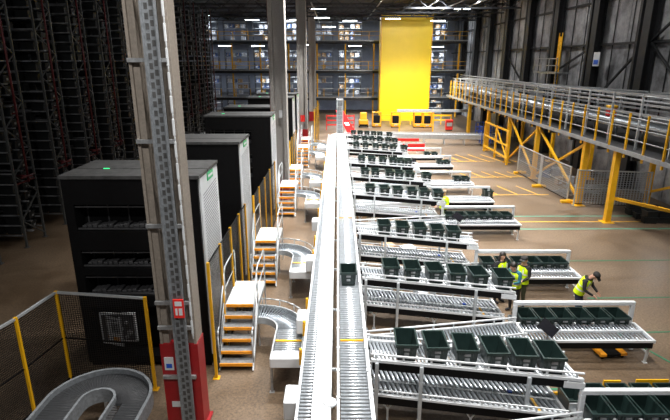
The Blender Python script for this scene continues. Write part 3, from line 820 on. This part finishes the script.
# shelving on the mezzanine with cartons
def make_shelf():
    t = thing('shelving_unit', '', 'shelving')
    for x in (0, 3.2):
        for y in (0, .7): MB().box(x-.04, x+.04, y-.04, y+.04, 0, 2.75).build('upright', 'darkgrey', t)
    for z in (.15, .95, 1.75, 2.55): MB().box(-.02, 3.22, -.02, .72, z-.05, z).build('shelf', 'rail', t)
    return t
SH = make_shelf(); shs = []
def make_carton(m):
    b = MB().cham(-.28, .28, -.25, .25, 0, .5, .012).box(-.03, .03, -.256, .256, .12, .506, 1).box(-.2, .0, -.254, -.25, .14, .26, 2)
    o = b.build('carton', [m, 'tape', 'white']); tag(o, '', 'carton'); return o
CT = [make_carton(m) for m in ('carton', 'cartonw', 'cartonb')]; cst = [[], [], []]
for li, zb in enumerate([0]+LZ):
    ln = ['ground level', 'lowest mezzanine floor', 'middle mezzanine floor', 'top mezzanine floor'][li]
    for k in range(9):
        x = -19.5+k*4.0
        if li == 0 and k in (4, 5): continue
        if 5.6 < x+1.6 < 11: continue
        y = 73.2+(k*7+li*3) % 3*.5
        zz = zb
        place(SH, shs, (x, y, zz), 0, f'open shelving unit on the {ln}, {ORD[k]} from the left', 'shelving at the back')
        for s, sz in enumerate((.15, .95, 1.75)):
            for c in range(4):
                if random.random() < .3: continue
                q = random.choices((0, 1, 2), (3, 4, 2))[0]
                place(CT[q], cst[q], (x+.42+c*.75, y+.34, zz+sz+.001), random.uniform(-.1, .1),
                      f'{["brown","white","blue"][q]} carton on the {ORD[k]} shelving unit of the {ln}', f'cartons at the back, {["brown","white","blue"][q]}, {li}.{k}')

# light fixtures, lit
lamps = [(203, 16, 66), (252, 20, 66), (283, 21, 67.2), (297, 20, 66), (350, 21, 66), (438, 21, 64), (462, 9, 58), (393, 19, 63), (329, 27, 70.6), (318, 9, 58), (322, 18, 62),
         (258, 46, 71), (305, 45, 71), (355, 46, 71), (437, 47, 71), (260, 71, 71), (212, 72, 71), (358, 73, 71), (243, 98, 71), (200, 98, 71), (225, 46, 71), (300, 72, 71), (444, 73, 71)]
f0, th = 500., math.radians(16.7)
def pix(x, y, Y):
    u, v = x-335, 210-y; bb = f0*math.cos(th)+v*math.sin(th); d = -f0*math.sin(th)+v*math.cos(th)
    return u*Y/bb, Y, 7.6+d*Y/bb
LPOS = []
def make_lamp():
    t = thing('tube_light', '', 'light')
    MB().cham(-.9, .9, -.14, .14, .04, .12, .02).build('housing', 'white', t)
    MB().cyl((-.85, -.06, .02), (.85, -.06, .02), .045, 8).cyl((-.85, .06, .02), (.85, .06, .02), .045, 8).build('tube', 'lamp', t)
    MB().cyl((-.6, 0, .12), (-.6, 0, .6), .012, 5).cyl((.6, 0, .12), (.6, 0, .6), .012, 5).build('hanger', 'galv', t)
    return t
LM = make_lamp(); lms = []
for i, (x, y, Y) in enumerate(lamps):
    p = pix(x, y, Y)
    lev = 'roof' if p[2] > 10.5 else 'top floor' if p[2] > 8 else 'middle floor' if p[2] > 4.5 else 'lowest floor'
    col = ['far left', 'left', 'centre left', 'centre', 'centre right', 'right', 'far right'][min(6, int((x-195)/40))]
    if lev == 'roof':
        lb = f'bright tube light hanging from the roof trusses, {ORD[[q[0] for q in sorted([l for l in lamps if pix(*l)[2] > 10.5])].index(x)]} from the left'
    else:
        row = sorted([l[0] for l in lamps if (lambda zz: ('roof' if zz > 10.5 else 'top floor' if zz > 8 else 'middle floor' if zz > 4.5 else 'lowest floor'))(pix(*l)[2]) == lev])
        lb = f'bright tube light under the {lev} of the back mezzanine, {ORD[row.index(x)]} from the left'
    place(LM, lms, p, 0, lb, 'lit tube lights')

# ------------------------------------------------------------------ right mezzanine with conveyor
PX = 13.3
PY = [23.3, 26.3, 32.8, 38.3, 43.7, 50]
t = thing('conveyor_mezzanine', 'raised conveyor mezzanine on yellow posts along the right wall', 'mezzanine', (PX, 0, 0)); t['kind'] = 'structure'
MB().box(-.1, 3.9, 15, 60, 3.55, 3.68).build('deck', 'darkgrey', t)
MB().box(-.22, -.1, 15, 60, 3.52, 3.70).build('edge_beam', 'mezz', t); MB().box(3.7, 3.85, 15, 60, 3.3, 3.6).build('edge_beam', 'mezz', t)
b = MB()
for y in range(16, 60, 3): b.box(-.1, 3.9, y-.06, y+.06, 3.3, 3.55)
b.build('joists', 'darkgrey', t)
for y in PY: MB().box(-.13, .13, y-.13, y+.13, .02, 3.55).box(-.28, .28, y-.28, y+.28, 0, .02).build('post', 'yellow', t)
for y in (20, 26, 32.5, 38.5, 45): MB().box(3.4, 3.62, y-.11, y+.11, .1, 3.3).box(3.2, 3.8, y-.3, y+.3, 0, .1).build('post', 'yellow', t)
for y0, y1 in ((26.4, 32.7), (32.9, 38.2)):
    MB().bar((0, y0, .3), (0, y1, 3.4), .12).bar((.1, y0, 3.4), (.1, y1, .3), .12).build('cross_brace', 'yellow', t)
MB().bar((3.5, 20.1, 3.2), (3.5, 26, .8), .12).bar((.1, 23.4, 1.2), (3.5, 20.2, .9), .14).build('cross_brace', 'yellow', t)
# yellow guard posts and rails at the edge
for k in range(32):
    y = 15.6+k*1.38
    MB().box(-.2, -.12, y-.035, y+.035, 3.35, 5.35).build('guard_post', 'yellow', t)
b = MB()
for z in (4.2, 4.7, 5.15): b.cyl((-.12, 15, z), (-.12, 59, z), .03, 7)
b.build('guard_bar', 'mezz', t)
# conveyor on the deck
t = thing('mezzanine_conveyor', 'pale steel conveyor with tall white frame on the right mezzanine', 'conveyor', (PX+.35, 0, 0))
def dz(y): return -.0155*(y-18)
b = MB()
for z in (6.2, 5.75, 5.3, 4.75):
    k = (z-4.6)/1.65
    for x in (.035, 1.735): b.bar((x, 15, z+dz(15)*k), (x, 60, z+dz(60)*k), .06, .09)
b.build('side_frame', 'mezz', t)
MB().box(.07, 1.7, 15, 60, 4.58, 4.64).build('bed_pan', 'darkgrey', t)
for k in range(19):
    y = 15.4+k*2.4; zz = 6.25+dz(y)
    MB().box(-.02, .07, y, y+.09, 3.68, zz).box(1.7, 1.79, y, y+.09, 3.68, zz).box(.0, 1.78, y, y+.09, zz-.08, zz).build('portal_frame', 'rail', t)
b = MB()
for i in range(220): b.cyl((.1, 15.2+i*.2, 4.72), (1.68, 15.2+i*.2, 4.72), .04, 6)
b.build('roller_bed', 'roller_dark', t)
b = MB()
for z in (5.05, 5.75, 5.95): b.cyl((.9, 15, z), (.9, 60, z), .05, 6)
b.build('cable_pipes', 'galv', t)
# small things on the mezzanine
t = thing('red_stand_in', 'small red and yellow bin in place of an unclear small figure on the right mezzanine conveyor', 'bin', (PX+1.2, 26.6, 4.775))  # stand-in shape for a small red and yellow figure
MB().cham(-.2, .2, -.2, .2, 0, .42, .03).build('bin_body', 'brightred', t); MB().cham(-.22, .22, -.22, .22, .42, .56, .03).build('lid', 'yellow', t)
t = thing('caged_ladder', 'yellow ladder fixed high on the right wall', 'ladder', (WX-.95, 40.6, 0))
b = MB().box(-.03, .03, -.3, -.24, 3.68, 9.6).box(-.03, .03, .24, .3, 3.68, 9.6); b.build('ladder_rails', 'yellow', t)
b = MB()
for k in range(19): b.cyl((0, -.25, 3.9+k*.3), (0, .25, 3.9+k*.3), .03, 6)
b.box(.0, .03, -.24, .24, 7.2, 9.3); b.build('rungs', 'yellow', t)
t = thing('access_platform', 'grey railed access platform against the right wall', 'platform', (WX-1.5, 38.5, 0))
MB().box(-.4, .7, 0, 4.5, 6.6, 6.7).build('deck', 'galv', t)
b = MB()
for z in (7.2, 7.7): b.box(-.4, -.35, 0, 4.5, z-.03, z+.03)
for y in (0, 1.5, 3, 4.4): b.box(-.4, -.34, y, y+.06, 3.68, 7.75)
b.build('railing', 'galv', t)
# wall notices
tag(MB().box(WX-.80, WX-.76, 34.6, 35.4, 7.2, 8.1).box(WX-.81, WX-.80, 34.7, 35.3, 7.3, 7.6, 1).build('wall_notice', ['white', 'blue']), 'white and blue notice board fixed high on the right wall', 'sign')
# yellow gate frame at the far end
t = thing('yellow_gate', 'yellow railed barrier frame at the far foot of the right mezzanine', 'barrier', (12.95, 37.2, 0))
b = MB()
for y in (.0, 3.0, 6.0): b.box(-.07, .07, y-.07, y+.07, 0, 2.6)
for z in (.5, 1.4, 2.5): b.box(-.05, .05, 0, 6, z-.06, z+.06)
b.bar((0, 0, .4), (0, 3, 2.4), .09).build('frame', 'yellow', t)
# temporary fence panels between the yellow posts
for i, (p, q) in enumerate((((12.75, 34.3), (12.8, 30.6)), ((12.8, 30.4), (13.0, 27.0)), ((13.0, 26.2), (16.6, 25.6)))):
    mesh_fence([p, q], 2.0, f'grey mesh temporary fence panel under the right mezzanine, {["farthest","middle","nearest"][i]} one', 'mesh_grey', 'rail', 'rail', 'temporary fence panels', 'temporary_fence')
for i, (x, y) in enumerate(((12.7, 30.5), (12.95, 26.95), (12.9, 34.4), (16.6, 25.3))):
    tag(MB().cham(x-.42, x+.42, y-.34, y-.10, 0, .16, .03).cham(x-.12, x+.12, y-.32, y-.12, .16, .2, .02).build('ballast_block', 'yellow'), f'yellow fence foot block on the floor, {ORD[i]} under the right mezzanine', 'block', 'yellow fence feet')
# clutter stored under the mezzanine
for k, (x, y, r) in enumerate(((14.0, 29.3, .3), (14.4, 28.9, -.2), (14.2, 28.3, .5), (14.9, 29.6, .1), (14.1, 27.8, -.5), (14.6, 27.6, .2), (15.2, 28.6, .4), (14.9, 28.1, -.3))):
    b = MB().box(-1.0, 1.0, -.05, .05, .05+k*.07, .11+k*.07)
    for q in range(9): b.box(-.95+q*.23, -.9+q*.23, -.3, .3, .04+k*.07, .07+k*.07)
    o = b.build('steel_frame_offcut', 'galv'); o.location = (x, y, 0); o.rotation_euler = (0, 0, r)
    tag(o, 'loose steel frame lying in the heap under the right mezzanine', 'frame', 'steel frames in the heap')
k = 0
for x in (15.3, 15.95, 16.6):
    for y in (23.2, 23.9, 24.6):
        for z in (0, .32):
            if random.random() < .2 and z: continue
            place(RT, rts, (x, y, z), random.uniform(-.2, .2), f'black storage tote piled under the right mezzanine behind the front posts', 'totes under the right mezzanine'); k += 1
for i, (x, y, q) in enumerate(((14.3, 30.9, 0), (14.9, 31.2, 1), (15.6, 31.0, 0), (14.4, 33.2, 2), (15.2, 33.8, 1), (14.6, 36.5, 2))):
    place(CT[q], cst[q], (x, y, .0), .3*i, f'{["brown","white","blue"][q]} carton on the floor under the right mezzanine, {ORD[i]} from the front', 'cartons under the right mezzanine')
for i, (x, y) in enumerate(((13.9, 46.3), (15.0, 46.8), (14.4, 49.5))):
    t = thing('blue_roll_cage', f'blue framed roll cage under the far right mezzanine, {ORD[i]} from the front', 'cage', (x, y, 0), .1*i, 'blue roll cages')
    b = MB()
    for xx in (-.4, .4):
        for yy in (-.35, .35): b.box(xx-.03, xx+.03, yy-.03, yy+.03, .15, 1.75)
    for z in (.5, .9, 1.3, 1.72):
        b.box(-.4, .4, .33, .36, z-.02, z+.02).box(-.41, -.38, -.35, .35, z-.02, z+.02).box(.38, .41, -.35, .35, z-.02, z+.02)
    b.build('cage', 'blue', t); MB().box(-.42, .42, -.38, .38, .12, .18).build('base', 'galv', t)
    for xx in (-.32, .32): MB().cyl((xx, -.02, .06), (xx, .02, .06), .06, 10).cyl((xx, -.02, .06), (xx, -.02, .12), .02, 6).build('castor', 'black', t)
# orange and black dolly under the second bench
t = thing('floor_dolly', 'small orange and black dolly on the floor beneath the bench by the bending man', 'dolly', (7.35, 11.75, 0), .1)
MB().box(-.36, .36, -.2, .2, .09, .15).build('deck', 'black', t)
MB().box(-.37, -.2, -.21, .21, .1, .17).build('end_pad', 'orange', t); MB().box(.2, .37, -.21, .21, .1, .17).build('end_pad', 'orange', t)
for x in (-.28, .28):
    for y in (-.14, .14): MB().cyl((x-.02, y, .045), (x+.02, y, .045), .045, 10).build('wheel', 'black', t)
# brown cartons behind the lanes on the floor
k = 0
for i, Y in enumerate(LY[:5]):
    for j in range(3):
        q = (0, 0, 1)[j]
        place(CT[q], cst[q], (1.3+j*.8, Y+1.6+(j % 2)*.25, 0), .2*j, f'{["brown","white"][q]} carton on the floor behind the {LANE[i]} raised lane, {ORD[j]} from the main conveyor', 'cartons behind the lanes')

# ------------------------------------------------------------------ people
def skin_mesh(verts, edges, sub=2):
    me = bpy.data.meshes.new('figure'); me.from_pydata([v[0] for v in verts], edges, [])
    o = bpy.data.objects.new('figure', me); COL.objects.link(o)
    o.modifiers.new('s', 'SKIN'); sd = o.modifiers.new('u', 'SUBSURF'); sd.levels = sub; sd.render_levels = sub
    for i, v in enumerate(verts):
        r = v[1]; r = (r, r) if not isinstance(r, tuple) else r
        me.skin_vertices[0].data[i].radius = r
        me.skin_vertices[0].data[i].use_root = (i == 0)
    dg = bpy.context.evaluated_depsgraph_get(); dg.update()
    m2 = bpy.data.meshes.new_from_object(o.evaluated_get(dg))
    vs = [v.co.copy() for v in m2.vertices]; fs = [list(p.vertices) for p in m2.polygons]
    bpy.data.objects.remove(o); bpy.data.meshes.remove(me); bpy.data.meshes.remove(m2)
    return vs, fs
def person(label, loc, rz, J, mats, vest=True, hair='short', cap=False, group=None):
    """J: joints in local space, facing -y. keys: pelvis chest neck head(centre) lsh lel lwr rsh rel rwr lhip lkn lan rhip rkn ran look"""
    t = thing('person', label, 'person', loc, rz, group)
    V = {k: Vector(v) for k, v in J.items()}
    look = V['look'].normalized(); up = (V['head']-V['neck']).normalized()
    side = look.cross(up).normalized(); look = up.cross(side).normalized()
    names = ['pelvis', 'waist', 'chest', 'neckb', 'neck', 'head', 'crown', 'lsh', 'lel', 'lwr', 'lpalm', 'rsh', 'rel', 'rwr', 'rpalm', 'lhip', 'lkn', 'lan', 'lheel', 'ltoe', 'rhip', 'rkn', 'ran', 'rheel', 'rtoe']
    V['waist'] = V['pelvis'].lerp(V['chest'], .5); V['neckb'] = V['chest'].lerp(V['neck'], .72)
    V['crown'] = V['head']+up*.075+look*-.01
    for s in 'lr':
        V[s+'palm'] = V[s+'wr']+(V[s+'wr']-V[s+'el']).normalized()*.085
        V[s+'heel'] = V[s+'an']+Vector((0, .0, -.045)); V[s+'toe'] = V[s+'an']+Vector((0.02*(1 if s == 'l' else -1), -.19, -.055))
    R = {'pelvis': (.15, .12), 'waist': (.135, .105), 'chest': (.165, .12), 'neckb': .085, 'neck': .056, 'head': .098, 'crown': .075,
         'sh': .075, 'el': .05, 'wr': .034, 'palm': (.04, .028), 'hip': .095, 'kn': .068, 'an': .048, 'heel': .045, 'toe': .04}
    verts = [(V[n], R.get(n, R.get(n[1:], .05))) for n in names]
    ix = {n: i for i, n in enumerate(names)}
    E = [('pelvis', 'waist'), ('waist', 'chest'), ('chest', 'neckb'), ('neckb', 'neck'), ('neck', 'head'), ('head', 'crown')]
    for s in 'lr':
        E += [('chest', s+'sh'), (s+'sh', s+'el'), (s+'el', s+'wr'), (s+'wr', s+'palm'), ('pelvis', s+'hip'), (s+'hip', s+'kn'), (s+'kn', s+'an'), (s+'an', s+'heel'), (s+'heel', s+'toe')]
    vs, fs = skin_mesh(verts, [(ix[a], ix[b]) for a, b in E], 2)
    b = MB(); segs = [(V[a], V[c], a, c) for a, c in E]
    def near(p):
        best = None
        for a, c, na, nc in segs:
            d = c-a; k = max(0, min(1, (p-a).dot(d)/d.length_squared)); q = (p-(a+d*k)).length
            if best is None or q < best[0]: best = (q, na, nc, k)
        return best
    b.v = [tuple(v) for v in vs]
    for f in fs:
        p = sum((vs[i] for i in f), Vector())/len(f); q, a, c, k = near(p)
        n = c
        if n in ('head', 'crown') or (n == 'neck' and k > .4): mi = 2
        elif n.endswith('palm'): mi = 2
        elif n.endswith(('heel', 'toe')): mi = 3
        elif n.endswith(('hip', 'kn', 'an')): mi = 1
        else: mi = 0
        if n == 'waist' and k < .25: mi = 1
        b.f.append(tuple(f)); b.m.append(mi); b.sm.append(True)
    # fingers rooted inside the palms, nose and ears on the head
    for s in 'lr':
        d = (V[s+'wr']-V[s+'el']).normalized(); u = Vector((0, 0, 1)) if abs(d.z) < .8 else Vector((0, -1, 0))
        w = d.cross(u).normalized(); nn = w.cross(d)
        for k, ln in enumerate((.07, .08, .075, .06)):
            r = V[s+'palm']+w*(k-1.5)*.02; m1 = r+d*ln*.6-nn*.004; m2 = m1+d*ln*.35-nn*.022
            b.cyl(r-d*.02, m1, .0095, 6, 2, .0085); b.cyl(m1, m2, .0085, 6, 2, .006)
        r = V[s+'wr']+d*.04; b.cyl(r, r-w*.045+d*.035-nn*.012, .011, 6, 2, .009); b.cyl(r-w*.045+d*.035-nn*.012, r-w*.05+d*.065-nn*.02, .009, 6, 2, .006)
    hd = V['head']
    b.cyl(hd+look*.085+up*.02, hd+look*.118-up*.022, .009, 6, 2, .016)
    for sg in (-1, 1): b.ell(hd+side*sg*.092-up*.005, .014, .022, .03, 2, 8, 5)
    b.build('body', [mats[0], mats[1], 'skin', 'cloth_black'], t)
    e = MB()
    for sg in (-1, 1): e.ell(hd+look*.09+side*sg*.034+up*.022, .011, .008, .008, 0, 8, 5)
    e.build('eyes', 'eye', t)
    MB().ell(hd+look*.093-up*.048, .024, .01, .007, 0, 8, 5, Matrix((side, look, up)).transposed()).build('mouth', 'lip', t)
    RM = Matrix((side, look, up)).transposed()
    if hair:
        h = MB(); h.ell(hd+up*.045-look*.03, .104, .1, .092, 0, 14, 9, RM)
        if hair == 'long':
            h.ell(hd-look*.055-up*.08, .1, .065, .15, 0, 12, 8, RM); h.ell(hd+side*.085-up*.07-look*.015, .035, .055, .13, 0, 10, 7, RM); h.ell(hd-side*.085-up*.07-look*.015, .035, .055, .13, 0, 10, 7, RM)
        h.build('hair', 'hairl' if hair == 'light' else 'hair', t)
    if cap:
        h = MB(); h.ell(hd+up*.065-look*.012, .112, .116, .08, 0, 14, 9, RM)
        p = hd+look*.13+up*.055
        h.bar(p-look*.05, p+look*.05-up*.01, .16, .012, 0, up=tuple(up)); h.build('cap', 'cap', t)
    if vest:
        ax = (V['chest']-V['pelvis']).normalized(); sd = (V['lsh']-V['rsh']).normalized(); fw = sd.cross(ax).normalized()
        ctr0 = V['pelvis']-ax*.03; n = 24; h = MB(); L = []
        prof = [(-.06, .205, .165), (.08, .20, .155), (.24, .205, .155), (.37, .225, .162), (.47, .215, .15), (.54, .15, .115)]
        top = (V['neckb']-ctr0).dot(ax)
        for q, rx, ry in prof:
            zq = q*top/.56
            c0 = ctr0+ax*zq; L.append([c0+sd*rx*math.cos(2*PI*i/n)+fw*ry*math.sin(2*PI*i/n) for i in range(n)])
        h.add([p for r in L for p in r], [(j*n+i, j*n+(i+1) % n, (j+1)*n+(i+1) % n, (j+1)*n+i) for j in range(len(L)-1) for i in range(n)], 0, True)
        vo = h.build('hi_vis_vest', 'hivis', t)
        for q, rx, ry in ((.1, .206, .161), (.27, .213, .163)):
            tp = MB()
            for i in range(n):
                P = []
                for zz in (q, q+.05):
                    for a in (i, i+1):
                        c0 = ctr0+ax*zz*top/.56; P.append(c0+sd*rx*math.cos(2*PI*a/n)+fw*ry*math.sin(2*PI*a/n))
                tp.add(P, [(0, 1, 3, 2)], 0, True)
            tp.build('reflective_band', 'reflect', vo)
        for sg in (-1, 1):
            for f2 in (-1, 1):
                a0 = ctr0+ax*.3*top/.56+sd*sg*.1+fw*f2*.150; a1 = ctr0+ax*.5*top/.56+sd*sg*.1+fw*f2*.135
                MB().bar(a0, a1, .045, .01, 0, up=tuple(fw)).build('shoulder_tape', 'reflect', vo)
    return t
def stand(**kw):
    J = dict(pelvis=(0, 0, .95), chest=(0, .0, 1.30), neck=(0, -.01, 1.50), head=(0, -.03, 1.62), look=(0, -1, -.25),
             lsh=(.19, .01, 1.40), lel=(.25, .03, 1.13), lwr=(.24, -.10, .90), rsh=(-.19, .01, 1.40), rel=(-.25, .03, 1.13), rwr=(-.24, -.10, .90),
             lhip=(.09, 0, .88), lkn=(.10, -.02, .49), lan=(.11, .03, .10), rhip=(-.09, 0, .88), rkn=(-.10, -.02, .49), ran=(-.11, .03, .10))
    J.update(kw); return J
person('man in dark cap and yellow hi-vis vest standing behind the bench', (5.93, 14.5, 0), -1.1,
       stand(look=(.3, -1, -.35), lel=(.26, -.02, 1.14), lwr=(.2, -.25, 1.02), rel=(-.27, .04, 1.14), rwr=(-.22, -.12, .92)), ('cloth_black', 'cloth_olive'), True, 'short', True)
person('man in cap and yellow hi-vis vest bending forward over the bench', (7.48, 13.75, 0), .75,
       stand(pelvis=(0, .08, .93), chest=(0, -.05, 1.26), neck=(0, -.17, 1.43), head=(0, -.28, 1.51), look=(0, -.75, -1),
             lsh=(.20, -.08, 1.35), lel=(.25, -.16, 1.09), lwr=(.16, -.36, .95), rsh=(-.20, -.08, 1.35), rel=(-.26, -.12, 1.08), rwr=(-.14, -.34, .94),
             lhip=(.09, .12, .87), lkn=(.1, .03, .49), lan=(.11, .06, .1), rhip=(-.09, .12, .87), rkn=(-.1, .05, .49), ran=(-.11, .1, .1)), ('cloth_black', 'cloth_navy'), True, 'short', True)
person('woman with long dark hair and hi-vis vest beside the black touch screen', (5.33, 14.85, 0), .5,
       stand(look=(-.4, -1, -.2), lwr=(.2, -.3, 1.05), lel=(.25, -.02, 1.12), rwr=(-.2, -.3, 1.05), rel=(-.25, -.02, 1.12)), ('cloth_black', 'cloth_black'), True, 'long')
person('short haired worker in teal top and hi-vis vest leaning to the last tote', (5.58, 14.2, 0), -1.0,
       stand(chest=(0, -.06, 1.27), neck=(0, -.13, 1.46), head=(0, -.18, 1.57), look=(-.2, -1, -.3), lsh=(.19, -.06, 1.36), rsh=(-.19, -.06, 1.36),
             lel=(.26, -.14, 1.12), lwr=(.2, -.38, 1.12), rel=(-.26, -.14, 1.12), rwr=(-.2, -.38, 1.12)), ('cloth_teal', 'cloth_black'), True, 'short')
person('distant worker in bright yellow jacket standing at the fourth lane end', (5.15, 22.75, 0), -.9,
       stand(look=(-.3, -1, -.5), lwr=(.2, -.3, 1.0), rwr=(-.2, -.3, 1.0)), ('hivis', 'cloth_black'), True, 'light')

# ------------------------------------------------------------------ light
w = bpy.data.worlds.new('world'); S.world = w; w.use_nodes = True
w.node_tree.nodes['Background'].inputs[0].default_value = (.55, .6, .7, 1)
w.node_tree.nodes['Background'].inputs[1].default_value = .035
def area(x, y, z, sx, sy, e, col=(1, .98, .95), rot=None, spread=180):
    l = bpy.data.lights.new('ceiling_or_fill_lamp', 'AREA'); l.shape = 'RECTANGLE'; l.size = sx; l.size_y = sy; l.energy = e; l.color = col
    l.spread = math.radians(spread)
    o = bpy.data.objects.new('ceiling_or_fill_lamp', l); COL.objects.link(o); o.location = (x, y, z)
    if rot: o.rotation_euler = rot
    return o
for y, k in ((8, .42), (14, .52), (21, .85), (28, 1.05), (35, 1.1), (42, 1.0), (49, 1.0)):
    area(-.8, y, 12.9, 1.6, .5, 640*k, spread=100)
    area(4.0, y, 12.9, 1.6, .5, 620*k, spread=85)
    if y > 20: area(9.5, y, 12.9, 1.6, .5, 330*k, spread=85)
for x in (-2, 4, 10): area(x, 55, 12.7, 3, .5, 1000 if x == 10 else 650, spread=120)
area(9.3, 50, 12.9, 2.5, .6, 1100, rot=(math.radians(48), 0, 0), spread=90)  # added flood, tilted to brighten the yellow tower
for x in (-20, -8, 3, 13):
    for z in (2.55, 6.0, 9.7): area(x, 73, z, 6, .3, 260, (.85, .92, 1))
    area(x, 72.5, 13, 6, .3, 420, (.85, .92, 1))
for y in (6, 17, 30): area(-9, y, 12.9, 1.6, .5, 45)  # weak fill added to lift the rack ends and left floor
for y in (22, 30, 38): area(15.3, y, 3.2, .3, 1.5, 45)  # lights added beneath the deck to brighten the clutter stored there
for y in (26, 38, 50): area(13, y, 12.9, 1.6, .5, 260)  # added to lighten the right wall
for x, e in ((-4.5, 360), (3, 340)): area(x, 1.5, 12.9, 1.6, .5, e, rot=(math.radians(25), 0, 0))  # fill added above the camera for surfaces that face it

S.view_settings.view_transform = 'Standard'; S.view_settings.look = 'None'; S.view_settings.gamma = 1; S.view_settings.use_curve_mapping = False
S.view_settings.exposure = .42
